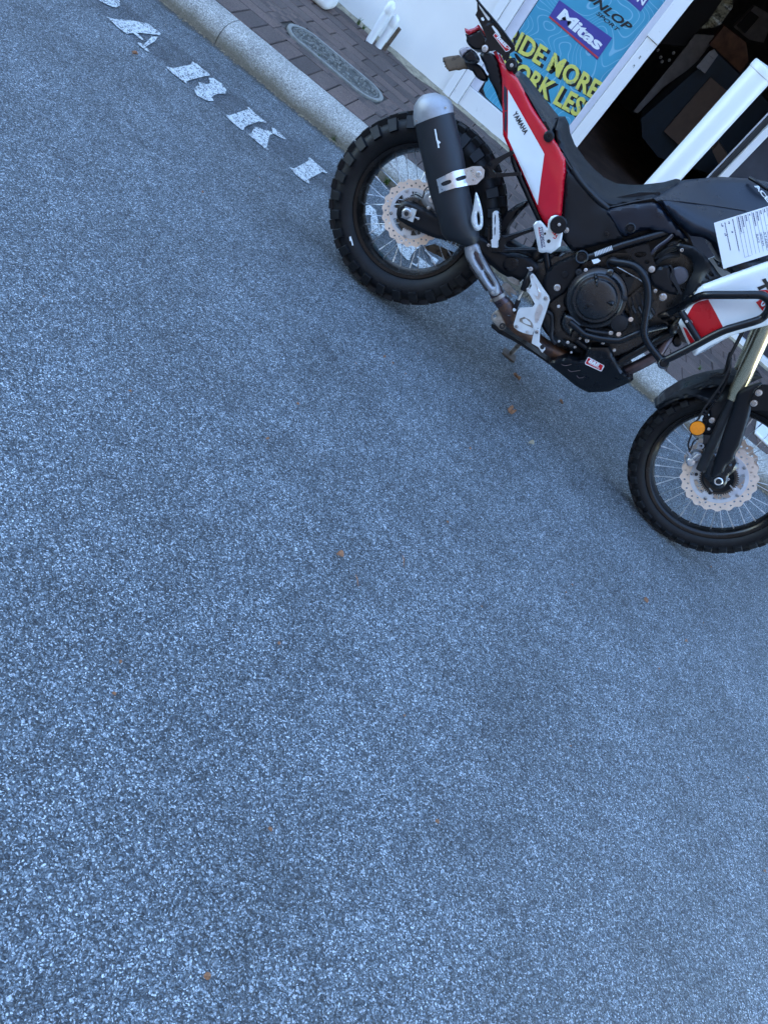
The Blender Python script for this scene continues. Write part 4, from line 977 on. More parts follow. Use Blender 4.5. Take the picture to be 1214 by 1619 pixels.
words('frame_label', 'IIIIIIIIIIII', M['white_decal'], K, R4((958,718))[0], R4((1075,672))[0], R4((950,688))[0], lambda x, y: B(x, y, .1715))
sheet('frame_label_ground', R4((955,712),(1072,672),(1070,650),(950,690)), M['cast_alu'], K, lambda x, y: B(x, y, .1705))
tube('frame_tube', [B(*R4((800,120))[0], .13), B(*R4((860,210))[0], .135), B(*R4((960,320))[0], .14), B(*R4((1045,392))[0], .14)], .0105, M['powder'], K)
tube('wiring', [B(*R5(p)[0], .16) for p in ((390,640),(450,570),(520,520),(560,480))], .006, M['navy'], K)
for k in range(7):
    tube('hose', [B(*R5((410+k*14+random.uniform(-20,20),700-k*18))[0], .12), B(*R5((500+k*8,640-k*16))[0], .13), B(*R5((600+random.uniform(-30,30),620-k*18))[0], .12)], random.choice((.004,.006,.008)), random.choice((M['plastic2'], M['black'], M['engine2'])), K)
for k in range(5):
    tube('wiring', [B(*E1((60+k*25,1040+k*10))[0], .12), B(*E1((130+k*22,1110))[0], .13), B(*E1((200+k*30,1190))[0], .11)], .004, random.choice((M['plastic2'], M['engine2'])), K)
# pivot casting with frame plate
pv_, _ = puff('pivot_plate', R4((590,960),(600,860),(650,790),(720,745),(800,715),(840,690),(900,690),(905,745),(850,790),(825,880),(760,965),(680,1012),(640,1050),(610,1010)), M['plastic'], K, off=.135, thick=.05, bulge=.012, r=6, grid=3.5, sm=1)
lat('crash_bar_end', R4((862,722))[0], .165, [(.024,-.02),(.024,.004),(.020,.007),(.016,.004),(.011,.004),(.009,.007),(0,.007)], M['powder'])
bolt(B(*R4((695,930))[0], .148), .0125, M['steel'], pv_, 'pivot_bolt', .008)
lat('pivot_boss', R4((748,842))[0], .145, [(.012,0),(.012,.003),(.010,.005),(0,.005)], M['plastic'], pv_)
# foot guard of machined alloy
hg, _ = puff('heel_guard', S8((766,690),(785,664),(806,664),(828,690),(905,810),(980,918),(990,965),(940,1120),(882,1285),(876,1300),(862,1276),(838,1278),(812,1300),(792,1352),(740,1345),(690,1330),(640,1308),(590,1272),(583,1235),(605,1160),(625,1090),(652,1048),(795,1040),(822,1005),(770,905),(735,862),(728,835),(745,820),(765,838),(785,800)), M['bright_alu'], K, off=.185, thick=.006, grid=4, bevel=.0015)
plate('guard_recess', S8((875,1000),(915,1030),(918,1050),(858,1200),(840,1216),(828,1210),(822,1130),(838,1060)), M['alu'], hg, .1865, .002, bevel=.0008)
plate('guard_recess', S8((822,748),(850,800),(892,885),(892,915),(865,950),(850,950),(800,880),(842,915),(866,905),(868,885)), M['alu'], hg, .1865, .002, bevel=.0005)
plate('guard_scuff', S8((650,1170),(700,1150),(760,1180),(790,1215),(805,1250),(800,1280),(770,1262),(720,1240),(672,1215),(648,1200)), M['dirty'], hg, .1862, .001, bevel=0); plate('guard_scuff', S8((680,1180),(720,1168),(770,1215),(778,1245),(720,1230),(690,1212)), M['bright_alu'], hg, .1866, .001, bevel=0)
for p, r_ in (((793,690),.006),((743,838),.0055),((945,940),.008),((614,1258),.007),((738,1320),.0065)): bolt(B(*S8(p)[0], .1855), r_, M['steel'], hg, 'guard_bolt', .004)
lk = plate('link_plate', S8((812,1305),(838,1280),(868,1290),(880,1310),(872,1440),(935,1498),(938,1520),(905,1558),(860,1492),(784,1450)), M['bright_alu'], hg, .188, .007)
bolt(B(*S8((843,1318))[0], .189), .008, M['steel'], lk, 'guard_bolt', .003); disc_at('link_hole', B(*S8((906,1490))[0], .1885), [(.0085,0),(.0085,.001),(.006,.001),(.006,-.001),(0,-.001)], M['black'], lk)
mc = tube('master_cylinder', [B(*S8((775,640))[0], .16), B(*S8((745,720))[0], .165), B(*S8((690,850))[0], .165)], [.010,.015,.012], M['plastic2'], K, sub=3)
tube('brake_push_rod', [B(*S8((690,850))[0], .165), B(*S8((645,935))[0], .165), B(*S8((615,1000))[0], .165)], .004, M['steel'], K); tube('clevis', [B(*S8((640,960))[0], .165), B(*S8((600,1050))[0], .165)], .009, M['plastic2'], K, sub=1)
bolt(B(*S8((775,608))[0], .165), .008, M['steel'], mc, 'banjo_bolt', .012); tube('brake_line_end', [B(*S8((735,595))[0], .17), B(*S8((775,608))[0], .17)], .003, M['steel'], mc, sub=1)
bolt(B(*S8((592,1068))[0], .17), .0065, M['white_decal'], K, 'clevis_pin', .006)
tube('shift_rubber', [B(*S8((590,1100))[0], .15), B(*S8((540,1120))[0], .155), B(*S8((530,1150))[0], .16)], .012, M['black'], K)
plate('rider_footpeg', S8((500,705),(560,700),(640,740),(655,800),(600,790),(520,735)), M['dirty'], K, .14, .012)
plate('rider_footpeg', S8((440,800),(480,760),(530,775),(600,860),(630,900),(600,905),(540,870),(570,940),(520,900)), M['dirty'], K, .13, .012)
tube('gear_hose', [B(*S8(p)[0], .14) for p in ((950,1090),(1010,1130),(1020,1250),(1010,1380),(1060,1450))], .008, M['engine2'], K)
# passenger peg hanger
ph = plate('peg_hanger', S8((300,300),(340,250),(425,232),(500,228),(640,185),(795,132),(812,180),(680,228),(560,282),(500,305),(484,340),(500,362),(540,370),(700,366),(840,372),(852,410),(700,415),(480,428),(330,424),(305,400)), M['powder'], K, .155, .016, bevel=.003)
tube('hanger_rib', [B(*S8(p)[0], .175) for p in ((470,258),(600,215),(790,160))], .0035, M['powder'], ph, sub=1); tube('hanger_rib', [B(*S8(p)[0], .175) for p in ((480,398),(640,392),(840,392))], .0035, M['powder'], ph, sub=1)
pg = plate('passenger_peg', S8((345,-20),(362,-42),(385,-44),(405,-30),(415,60),(420,270),(400,300),(400,370),(335,365),(328,280),(345,270)), M['bright_alu'], K, .20, .03, bevel=.002, holes=(S8((366,0),(380,0),(378,110),(364,110)),S8((364,130),(378,130),(376,230),(362,230))))
for k in range(9): plate('peg_tread', S8((405,-20+k*33),(430,-14+k*33),(430,4+k*33),(406,8+k*33)), M['plastic2'], pg, .19, .03, bevel=.001)
bolt(B(*S8((300,340))[0], .19), .006, M['steel'], pg, 'peg_pin', .008)
plate('peg_mount', S8((292,125),(345,122),(345,140),(318,142),(318,300),(330,420),(300,400),(290,280)), M['powder'], pg, .165, .02)
# raised peg kit plate
kp, _ = puff('peg_bracket', S8((803,112),(838,70),(885,64),(912,92),(962,150),(975,60),(1005,18),(1050,2),(1085,4),(1122,40),(1140,180),(1110,350),(1060,392),(1002,432),(950,420),(902,428),(865,412),(835,260)), M['bright_alu'], K, off=.196, thick=.008, bulge=.004, r=2.4, grid=3)
disc_at('peg_roller', B(*S8((1092,106))[0], .20), [(.029,0),(.029,.02),(.026,.024),(.010,.024),(.009,.021),(0,.021)], M['plastic2'], kp); bolt(B(*S8((1096,108))[0], .223), .0055, M['steel'], kp, 'roller_bolt', .004)
bolt(B(*S8((1175,170))[0], .165), .010, M['steel'], kp, 'peg_bolt', .005)
for p, r_ in (((936,210),.0042), ((978,296),.0065)): disc_at('bracket_hole', B(*S8(p)[0], .2005), [(r_,0),(r_,.0006),(0,.0006)], M['black'], kp, seg=20)
kf = lambda x, y: B(x, y, .2012)
words('bracket_lettering', 'STEGPEGZ', M['ink'], kp, S8((868,138))[0], S8((900,372))[0], S8((908,130))[0], kf, bold=.02)
sheet('bracket_stripe', S8((862,138),(868,137),(884,240),(877,241)), M['redd'], kp, kf); sheet('bracket_stripe', S8((880,245),(888,245),(908,372),(898,373)), M['ink'], kp, kf)
for q in (((1030,215),(1075,190),(1082,200),(1045,230)),((1040,235),(1080,225),(1062,262),(1055,262),(1062,240)),((1010,190),(1035,200),(1028,214)),((1028,248),(1058,264),(1050,272),(1025,258))): sheet('bracket_mark', S8(*q), M['redd'], kp, kf)

# seat, side covers, tank
sc, sco = puff('side_cover', PX((893,256,.12),(905,272,.125),(930,298,.13),(956,322,.13),(964,331,.14),(976,352,.15),(985,374,.15),(981,379,.15),(904,398,.15),(888,378,.15),(889,344,.135),(892,286,.13)), M['plastic'], K, thick=.03, bulge=.012, r=8, grid=5)
for p in ((105,475),): bolt(B(*R5(p)[0], .166), .009, M['plastic2'], sc, 'cover_screw', .004)
bolt(B(*R4((788,242))[0], .135), .008, M['steel'], sc, 'cover_screw', .006)
us, uso = puff('upper_side_cover', PX((953,334),(973,328),(1000,323),(1032,320),(1041,323),(1060,346),(1087,375),(1088,383),(1080,381),(1054,371),(1022,364),(1010,366),(988,375),(980,372)), M['tank'], K, off=.148, thick=.03, bulge=.016, r=8, grid=5)
disc_at('cover_grommet', B(*R5((268,437))[0], .162), [(.018,0),(.018,.003),(.014,.005),(.012,.003),(.010,.003),(.008,.006),(0,.006)], M['plastic2'], us)
tk, tko = puff('fuel_tank', PX((1076,286,.02),(1095,283,.0),(1137,279.5,.0),(1188,282,.0),(1216,288,.0),(1262,300,.0),(1305,322,.04),(1338,366,.08),(1330,430,.15),(1290,450,.19),(1214,448,.21),(1172,440,.21),(1155,433,.205),(1141,411,.20),(1127,386,.185),(1109,375,.175),(1091,373,.165),(1068,352,.155),(1042,321,.145),(1033,314,.14),(1052,302,.09)), M['tank'], K, bulge=.035, r=34, grid=7, back='mirror', ang=60)
tube('tank_seam', [B(x, y, tko(x, y)+.001) for x, y in R5((470,243),(600,252),(760,272),(900,292),(1060,318))], .0022, M['black'], tk)
words('tank_lettering', 'ACERBIS', M['white_decal'], tk, S5((772,228))[0], S5((1180,716))[0], S5((800,170))[0], lambda x, y: B(x, y, tko(x, y)+.0015), shear=.15, bold=.04)
tube('tank_collar', catmull([B(x, y, o_) for x, y, o_ in ((1184,281,.03),(1196,288,.05),(1214,300,.06),(1240,306,.05),(1262,302,.0))], 5), .006, M['plastic2'], tk, sub=1)
seat, seo = puff('seat', PX((883,184,.0),(893,184,.0),(899,196,.0),(901,210,.0),(908,228,.0),(925,252,.0),(941,269,.0),(955,281,.0),(974,290,.0),(1000,292.5,.0),(1014,292,.0),(1048,288,.0),(1068,282.5,.0),(1075,284,.0),(1074,288,.03),(1052,302,.09),(1030,315,.125),(1003,321,.125),(982,325,.13),(961,329,.13),(946,322,.13),(925,297,.125),(900,266,.12),(888,243,.11),(880,224,.105),(878,205,.10)), M['seat'], K, bulge=.022, r=20, grid=5, back='mirror', ang=70)
tube('seat_piping', [B(x, y, seo(x, y)+.001) for x, y in ((1030,314),(1000,319.5),(963,327),(946,320),(926,296),(902,266),(889,243))], .003, M['black'], seat)
rc, rco = puff('rear_cover', PX((812,112,.0),(822,112,.0),(834,122,.0),(856,150,.0),(883,184,.0),(884,200,.03),(879,216,.08),(878,226,.10),(864,205,.10),(848,180,.10),(830,147,.095),(816,122,.08)), M['plastic2'], K, bulge=.012, r=10, grid=4, back='mirror', ang=50)
tube('cover_gap', [B(x, y, rco(x, y)+.001) for x, y in ((882,186),(874,190),(880,212))], .0018, M['black'], rc)
# red tail panel with its printing
tpo = PX((779,82,.06),(784,80,.06),(792,97,.065),(804.5,108,.075),(818,124,.085),(828,143,.095),(841,168,.10),(864.5,205,.11),(880.6,228,.12),(893.3,251.5,.125),(894.6,271,.13),(891.8,290,.135),(888,335,.14),(886.5,345,.14),(876.8,341,.14),(868.8,348.4,.135),(865.3,360,.13),(852.6,339.2,.12),(842.2,313.8,.115),(819.2,260.8,.105),(802.2,230.6,.095),(794.6,213,.09),(794,170,.085),(793.6,124.5,.075),(788.4,101.5,.065))
rp_, rpo = puff('tail_panel', tpo, M['red'], K, thick=.02, bulge=.012, r=7, grid=3.2)
rf = lambda d: (lambda x, y: B(x, y, rpo(x, y)+d))
sheet('panel_inlay', S3((190,10),(188,450),(460,1068),(480,900),(521,600),(508,572)), M['white_decal'], rp_, rf(.0012), grid=3)
sheet('panel_stripe', S3((152,-30),(178,0),(181,120),(181,196),(158,202),(150,120)), M['navy'], rp_, rf(.0012), grid=3); sheet('panel_stripe', S3((158,212),(181,206),(180,300),(172,412),(154,370)), M['navy'], rp_, rf(.0012), grid=3)
words('panel_lettering', 'YAMAHA', M['black'], rp_, S3((228,232))[0], S3((338,425))[0], S3((268,202))[0], rf(.0024), bold=.035, space=1.1)
disc_at('panel_knob', B(*R2((812,935))[0], .128), [(.018,0),(.018,.008),(.015,.010),(.006,.010),(.005,.008),(0,.008)], M['plastic2'], rp_)
# far tail panel (mirror side)
me2 = rp_.data.copy()
for v in me2.vertices: v.co.y = -v.co.y
me2.flip_normals(); o = bpy.data.objects.new('tail_panel', me2); C.objects.link(o); o.parent = K
# tail: mudguard, lamp, plate holder, flap
tm, _ = puff('rear_mudguard', R2((335,365),(385,352),(440,372),(468,420),(492,540),(500,600),(502,770),(470,690),(452,640),(430,590),(400,540),(380,480),(372,440),(350,410)), M['plastic'], K, off=.055, thick=.11, bulge=.01, r=5, grid=3.5, sm=1)
tl, _ = puff('tail_light', R2((238,225),(262,240),(330,205),(345,190),(372,235),(395,270),(372,320),(345,345),(285,335),(262,310),(244,280),(250,262)), M['plastic2'], K, off=.05, thick=.10, bulge=.008, r=4, grid=3, sm=1)
puff('lamp_lens', R2((235,192),(262,202),(300,190),(330,168),(345,185),(388,245),(384,258),(350,205),(330,205),(300,222),(262,240),(240,222)), M['lamp_red'], tl, off=.054, thick=.10, bulge=.004, r=3, grid=3)
bk_, _ = puff('plate_bracket', Z4((410,20),(440,90),(560,180),(700,330),(820,500),(860,560),(862,600),(800,640),(790,700),(770,760),(745,720),(700,660),(620,600),(560,610),(520,640),(490,610),(470,575),(500,520),(525,470),(500,400),(450,290),(420,230),(388,180),(412,130),(410,100)), M['powder'], K, off=.075, thick=.012, grid=4, bevel=.002)
tube('number_plate', [B(*Z4(p)[0], .085) for p in ((385,-60),(430,30),(575,200),(700,350),(855,560))], .004, M['powder'], bk_)
plate('bracket_slot', Z4((440,95),(455,92),(560,215),(560,240),(540,245)), M['white_decal'], bk_, .078, .002, bevel=0); plate('bracket_slot', Z4((583,318),(600,305),(650,360),(694,436),(680,440),(630,390)), M['white_decal'], bk_, .078, .002, bevel=0)
plate('bracket_slot', Z4((455,215),(480,205),(498,235),(485,252),(462,240)), M['white_decal'], bk_, .078, .002, bevel=0)
bolt(B(*Z4((503,582))[0], .078), .011, M['steel'], bk_, 'bracket_bolt', .006)
disc_at('bracket_roller', B(*Z4((822,782))[0], .08), [(.019,0),(.019,.016),(.016,.02),(0,.02)], M['plastic2'], bk_); bolt(B(*Z4((824,784))[0], .10), .006, M['steel'], bk_, 'roller_bolt', .004)
plate('roller_arm', Z4((770,700),(860,690),(900,760),(890,860),(830,915),(770,900),(750,820)), M['powder'], bk_, .075, .01)
plate('number_plate_edge', Z4((850,640),(880,640),(950,720),(950,755),(910,745),(870,690)), M['plastic2'], bk_, .07, .004)
sheet('sticker_border', Z4((600,425),(628,393),(815,580),(790,612),(752,622)), M['white_decal'], bk_, lambda x, y: B(x, y, .0762)); sheet('sticker', Z4((608,426),(628,404),(803,581),(784,604),(753,614)), M['redd'], bk_, lambda x, y: B(x, y, .0770))
words('sticker_lettering', 'B&B', M['white_decal'], bk_, Z4((635,452))[0], Z4((745,568))[0], Z4((662,420))[0], lambda x, y: B(x, y, .0776), shear=.2, bold=.04); words('sticker_lettering', '4x4', M['white_decal'], bk_, Z4((725,560))[0], Z4((788,590))[0], Z4((742,545))[0], lambda x, y: B(x, y, .0776), bold=.02)
ind, _ = puff('indicator', Z4((235,670),(290,620),(340,585),(365,605),(420,690),(400,740),(340,750),(290,745),(250,720)), M['plastic2'], K, off=.12, thick=.05, bulge=.012, r=4, grid=2.5, sm=1)
puff('indicator_lens', Z4((192,600),(210,580),(260,558),(330,572),(335,592),(285,625),(235,675),(225,700),(198,650)), M['lens_grey'], ind, off=.12, thick=.05, bulge=.01, r=3, grid=2.5, sm=1)
flp, _ = puff('mud_flap', Z4((-2,690),(60,676),(190,658),(240,700),(330,745),(360,790),(340,842),(300,828),(240,825),(190,842),(150,838),(68,855),(62,838),(46,830),(40,812),(20,805),(28,784),(12,770),(18,755),(0,745)), M['brown'], K, off=.02, thick=.012, bulge=.004, r=3, grid=3)
puff('flap_mount', Z4((240,700),(330,740),(420,760),(480,830),(530,900),(530,960),(500,978),(430,955),(380,905),(355,850),(300,832)), M['plastic2'], K, off=.03, thick=.03, bulge=.008, r=4, grid=3, sm=1)
plate('reflective_tab', Z4((395,682),(425,680),(445,720),(480,770),(470,782),(445,770),(425,740)), M['white_decal'], tm, .068, .004, bevel=0); plate('reflective_tab', Z4((480,800),(505,800),(520,850),(548,888),(535,905),(510,870)), M['white_decal'], tm, .068, .004, bevel=0)

# paper sheet clipped to the tank
pa = S5((170,785),(1170,474),(1310,1165),(312,1476)); POFF = .245
def pfn(d): return lambda x, y: B(x, y, POFF+d+.006*math.sin((x-1128)/30))
psh = puff('paper_sheet', pa, M['paper'], None, off=0, thick=.0006, grid=5, fn=lambda x, y, o: BM @ pfn(0)(x, y), offn=lambda x, y: 0)[0]
tag(psh, 'white handwritten form sheet taped to the motorcycle tank', 'paper sheet')
uv = lambda u, v: (pa[0][0]+u*(pa[3][0]-pa[0][0])+v*(pa[1][0]-pa[0][0]), pa[0][1]+u*(pa[3][1]-pa[0][1])+v*(pa[1][1]-pa[0][1]))
wf2 = lambda x, y: BM @ pfn(.0010)(x, y)
ink = []
def quad(u0, v0, u1, v1): ink.append([uv(u0, v0), uv(u1, v0), uv(u1, v1), uv(u0, v1)])
rows = [.335+.056*k for k in range(10)]
for v in rows: quad(.02, v, .90, v+.004)
for u in (.02, .38, .90): quad(u, rows[0], u+.005, rows[-1])
for k, (a, b) in enumerate(((.04,.36),(.04,.27),(.04,.17),(.04,.08),(.04,.33),(.04,.24),(.04,.12),(.04,.11),(.04,.30))):
    u = a
    while u < b: w = random.uniform(.015, .04); quad(u, rows[k]+.018, min(b, u+w), rows[k]+.034); u += w+.007
for v, a, b in ((.27,.0,.70),(.15,.02,.63),(.21,.02,.08),(.10,.02,.08),(.225,.24,.28),(.12,.24,.28)):
    u = a
    while u < b: w = random.uniform(.015, .04); quad(u+.04, v, min(b, u+w)+.04, v+.012); u += w+.007
for (u, v) in ((.10,.215),(.12,.115),(.31,.235),(.33,.135)): ink.append([uv(u+.012*math.cos(a*.785), v+.014*math.sin(a*.785)) for a in range(8)])
im = MB()
for q in ink: im.add([wf2(*p) for p in q], [tuple(range(len(q)))])
im.build('form_lines', M['ink'], psh)
for s, u0, u1, v0, v1 in (('2023', .06, .34, .86, .92), ('YAMAHA', .52, .80, .735, .765), ('XTZ690', .50, .86, .675, .71), ('1870 KM', .50, .78, .62, .65), ('BLACK', .50, .70, .565, .595), ('DK57', .50, .66, .79, .825)):
    words('handwriting', s, M['ink'], psh, uv(u0, v0), uv(u1, v0), uv(u0, v1), wf2, shear=.15, bold=.0)
tube('tape_strip', [(0, 0, 0), (0, 0, .001)], .0005, M['paper'], psh, sub=1) if 0 else None

# shroud, fairing, crash bars
shr, sho = puff('inner_shroud', R5((568,528,.17),(622,545,.17),(700,562,.18),(770,608,.19),(835,690,.20),(868,740,.21),(900,775,.215),(760,822,.22),(700,880,.215),(630,945,.20),(618,935,.19),(660,820,.18),(702,735,.18),(700,680,.175),(672,640,.17),(610,606,.17),(590,575,.17)), M['plastic'], K, thick=.012, bulge=.005, r=5, grid=4)
bolt(B(*R5((622,586))[0], .175), .007, M['steel'], shr, 'shroud_bolt', .004)
for k in range(7):
    x0, y0 = 648+k*26, 915-k*28+(k > 4)*0
    puff('louvre', R5((x0,y0),(x0+12,y0-22),(x0+40,y0+10),(x0+36,y0+30)), M['plastic2'], shr, off=.205+.002*k, thick=.02, bulge=.008, r=2.5, grid=2.5)
puff('tank_lower_trim', R5((835,640,.20),(870,700,.205),(960,745,.21),(1100,705,.22),(1214,668,.225),(1214,640,.215),(1100,690,.21),(1000,715,.205),(905,690,.20)), M['plastic2'], K, thick=.02, bulge=.004, r=3, grid=4)
fa = PX((1072,511,.21),(1082,494,.215),(1091,478,.22),(1097,466,.22),(1103,457,.225),(1112,450,.23),(1160,432,.24),(1214,413.5,.245),(1262,398,.24),(1305,392,.21),(1325,425,.21),(1296,482,.225),(1214,514,.24),(1180,523,.235),(1152,532,.23),(1120,548,.22),(1098,562,.21),(1089,548.6,.205),(1080,530,.205))
fr_, fo = puff('side_fairing', fa, M['white_gloss'], K, thick=.012, bulge=.022, r=14, grid=5, ang=60)
ff = lambda d: (lambda x, y: B(x, y, fo(x, y)+d))
sheet('fairing_red', Z5((265,730),(300,665),(340,605),(400,570),(510,544),(600,705),(690,882),(560,925),(430,992),(378,910),(326,838),(330,812),(315,788),(290,772)), M['redd'], fr_, ff(.0014), grid=3.5)
sheet('fairing_red', Z5((213,868),(235,872),(255,888),(300,960),(350,1030),(374,1052),(316,1088),(260,980)), M['redd'], fr_, ff(.0014), grid=3.5)
sheet('fairing_mark', Z5((1136,312),(1180,293),(1204,338),(1260,318),(1275,350),(1222,372),(1256,430),(1214,448),(1186,398),(1106,438),(1082,402),(1172,366)), M['black'], fr_, ff(.0016), grid=3)
sheet('fairing_badge', Z5((1066,576),(1135,535),(1230,500),(1280,600),(1180,706),(1130,660)), M['redd'], fr_, ff(.0014), grid=3.5)
words('fairing_number', '70', M['white_decal'], fr_, Z5((1160,690))[0], Z5((1235,545))[0] if 0 else Z5((1118,590))[0], Z5((1215,640))[0], ff(.003), bold=.03)
sheet('fairing_red', Z5((1095,440),(1190,430),(1260,470),(1250,500),(1180,452)), M['redd'], fr_, ff(.0014), grid=3.5)
me2 = fr_.data.copy()
for v in me2.vertices: v.co.y = -v.co.y
me2.flip_normals(); o = bpy.data.objects.new('side_fairing', me2); C.objects.link(o); o.parent = K
plate('fairing_lower_edge', Z5((330,1180),(345,1160),(470,1090),(620,1010),(760,935),(790,960),(640,1050),(480,1145),(365,1204),(340,1202)), M['white_gloss'], K, -.12, .05, bevel=.003)
def T(pts, r=.0135): return tube('crash_bar', [B(x, y, o_) for x, y, o_ in pts], r, M['powder'], K, 18, 7)
q = lambda f, L: [(f((a, b))[0][0], f((a, b))[0][1], c) for a, b, c in L]
T(q(Z5, [(60,690,.15),(150,650,.17),(240,600,.20),(340,540,.235),(440,500,.26),(540,492,.275),(800,492,.29),(1060,490,.295),(1140,500,.295),(1210,545,.295),(1228,610,.295),(1205,690,.295),(1140,760,.29),(1050,800,.29),(850,858,.285),(700,905,.28),(560,970,.275),(430,1040,.27),(300,1110,.265),(100,1210,.26),(-5,1262,.255)]))
T(q(E1, [(640,95,.165),(700,110,.17),(820,125,.18),(920,155,.19),(1000,215,.20),(1060,310,.21),(1090,440,.215),(1090,600,.22),(1062,760,.225),(1045,900,.23),(1055,1000,.235),(1100,1090,.24),(1170,1190,.25),(1270,1310,.255)]))
T(q(Z5, [(195,690,.24),(250,780,.25),(330,910,.26),(410,1040,.268)]), .0115)
bolt(B(*Z5((258,802))[0], .262), .005, M['steel'], K, 'bar_bolt', .003)
lat('crash_bar_joint', PX((1048,573))[0], .252, [(.0205,-.02),(.0205,.014),(.018,.017),(.013,.014),(.011,.016),(0,.016)], M['powder'])
tube('frame_downtube', [B(*R6(p)[0], .11) for p in ((780,700),(880,620),(1000,550),(1214,432))]+[B(*S7((450,1040))[0], .12), B(1075, 505, .12)], .0155, M['powder'], K)
tube('header_pipe', [B(*R6((820,730))[0], .07), B(*R6((915,680))[0], .075), B(*R6((1030,625))[0], .08), B(*R6((1120,570))[0], .08), B(*S7((370,1190))[0], .07), B(*S7((430,1050))[0], .05), B(*S7((430,950))[0], .04)], .021, M['pipe'], K)
bolt(B(*S7((495,1010))[0], .135), .012, M['engine'], K, 'mount_boss', .01); puff('horn', S7((440,1160),(500,1090),(560,1120),(580,1180),(540,1240),(480,1240)), M['plastic2'], K, off=.06, thick=.05, bulge=.01, r=4, grid=3, sm=1)
puff('radiator', [(p[0], p[1]) for p in S7((480,860),(560,820),(600,900),(580,1010),(640,1200),(560,1180),(480,960))], M['engine'], K, off=.12, thick=.24, bulge=0)
for k in range(4): tube('radiator_hose', [B(*S7((300+k*40,880+k*22))[0], .10), B(*S7((400+k*30,860+k*16))[0], .12), B(*S7((500,900+k*30))[0], .11)], .009, random.choice((M['plastic2'], M['engine2'], M['chain'])), K)
# skid plate
sk, sko = puff('skid_plate', R6((440,612,.13),(500,596,.14),(560,584,.15),(600,592,.15),(640,606,.155),(662,604,.155),(672,555,.16),(682,520,.16),(702,511,.16),(760,511,.16),(820,515,.16),(832,540,.16),(865,620,.155),(905,680,.15),(975,728,.14),(960,742,.13),(890,775,.12),(820,806,.11),(690,812,.11),(650,795,.11),(600,765,.115),(520,700,.12),(430,628,.125)), M['powder'], K, thick=.02, bulge=.014, r=9, grid=4, back='mirror')
for q_ in (((515,632),(540,640),(578,632)), ((556,665),(575,678),(600,676),(634,670)), ((612,704),(625,718),(645,718),(662,710))): tube('skid_slot', [B(x, y, sko(x, y)+.001) for x, y in R6(*q_)], .0016, M['pipe'], sk)
bolt(B(*R6((735,743))[0], .125), .006, M['steel'], sk, 'skid_bolt', .004)
sheet('sticker_border', R6((684,584),(692,586),(786,638),(788,646),(772,676),(764,676),(668,632),(664,622)), M['white_decal'], sk, lambda x, y: B(x, y, sko(x, y)+.0012), grid=3); sheet('sticker', R6((686,590),(690,590),(781,640),(768,670),(762,669),(671,627),(670,622)), M['redd'], sk, lambda x, y: B(x, y, sko(x, y)+.0022), grid=3)
words('sticker_lettering', 'B&B', M['white_decal'], sk, R6((684,617))[0], R6((748,650))[0], R6((696,596))[0], lambda x, y: B(x, y, sko(x, y)+.0032), shear=.2, bold=.05)
words('sticker_lettering', 'OFF-ROAD', M['white_decal'], sk, R6((686,626))[0], R6((756,662))[0], R6((690,619))[0], lambda x, y: B(x, y, sko(x, y)+.0032), bold=.02)

# front end
fdir = (S(*S2((1018,0))[0], .105)-S(*S2((800,480))[0], .105)).normalized()
for side in (0, 1):
    p0 = S(*S2((798,485))[0], .105); p0 = p0+SR.to_3x3() @ Vector((0, .21*side, 0))
    if side == 0: near0 = p0
    ft = tube('fork_tube', [p0, p0+fdir*.02, p0+fdir*.03, p0+fdir*.66], [.0225,.0235,.0285,.0285], M['gold'], K, 40, 1)
    tube('fork_stanchion', [p0-fdir*.30, p0+fdir*.02], .0205, M['cast_alu'] if 0 else M['engine2'], ft, 32, 1)
    MB().tube([p0+fdir*.64, p0+fdir*.67], .031, 32).build('fork_cap', M['powder'], ft)
top = near0+fdir*.62; lv = SR.to_3x3() @ Vector((0, 1, 0))
for d in (.40, .62):
    a = near0+fdir*d; MB().tube([a-lv*.035, a-lv*.01, a+lv*.22, a+lv*.245], [.03, .038, .038, .03], 20).build('triple_clamp', M['powder'], K)
hb0 = near0+fdir*.68+lv*.105
hbp = [hb0+lv*s*w+Vector((dx, 0, dz)) for s, w, dx, dz in ((-1,.40,-.11,.13),(-1,.30,-.06,.13),(-1,.16,.0,.10),(-1,.05,0,.03),(1,.05,0,.03),(1,.16,0,.10),(1,.30,-.06,.13),(1,.40,-.11,.13))]
hbar = tube('handlebar', hbp, .012, M['powder'], K)
for s in (0, -1):
    a, b_ = (hbp[0], hbp[1]) if s == 0 else (hbp[-1], hbp[-2]); tube('grip', [a, a.lerp(b_, .9)], .017, M['rubber'], hbar, sub=1)
puff('headlight_cowl', PX((1262,300,.0),(1330,250,.0),(1400,260,.0),(1430,320,.03),(1400,380,.08),(1330,392,.14),(1290,360,.12)), M['white_gloss'], K, bulge=.03, r=20, grid=9, back='mirror')
puff('windscreen', PX((1300,262,.0),(1370,130,.0),(1392,135,.0),(1420,262,.03),(1370,285,.08)), M['lens_grey'], K, bulge=.02, r=20, grid=9, back='mirror')
fg, _ = puff('fork_guard', S2((838,425),(865,395),(950,345),(1105,295),(1112,325),(1040,380),(990,530),(988,620),(940,780),(900,910),(868,1000),(822,1062),(818,1118),(770,1160),(722,1192),(700,1262),(650,1290),(600,1322),(556,1322),(562,1290),(600,1160),(640,1020),(720,780),(820,505)), M['plastic'], K, off=.138, thick=.010, bulge=.010, r=9, grid=3, fn=S, sm=2, ang=60)
gp = plate('guard_plate', S2((972,540),(1000,450),(1030,385),(1108,325),(1180,330),(1260,345),(1262,600),(1180,602),(1002,600)), M['powder'], K, .152, .006, fn=S, bevel=.0015)
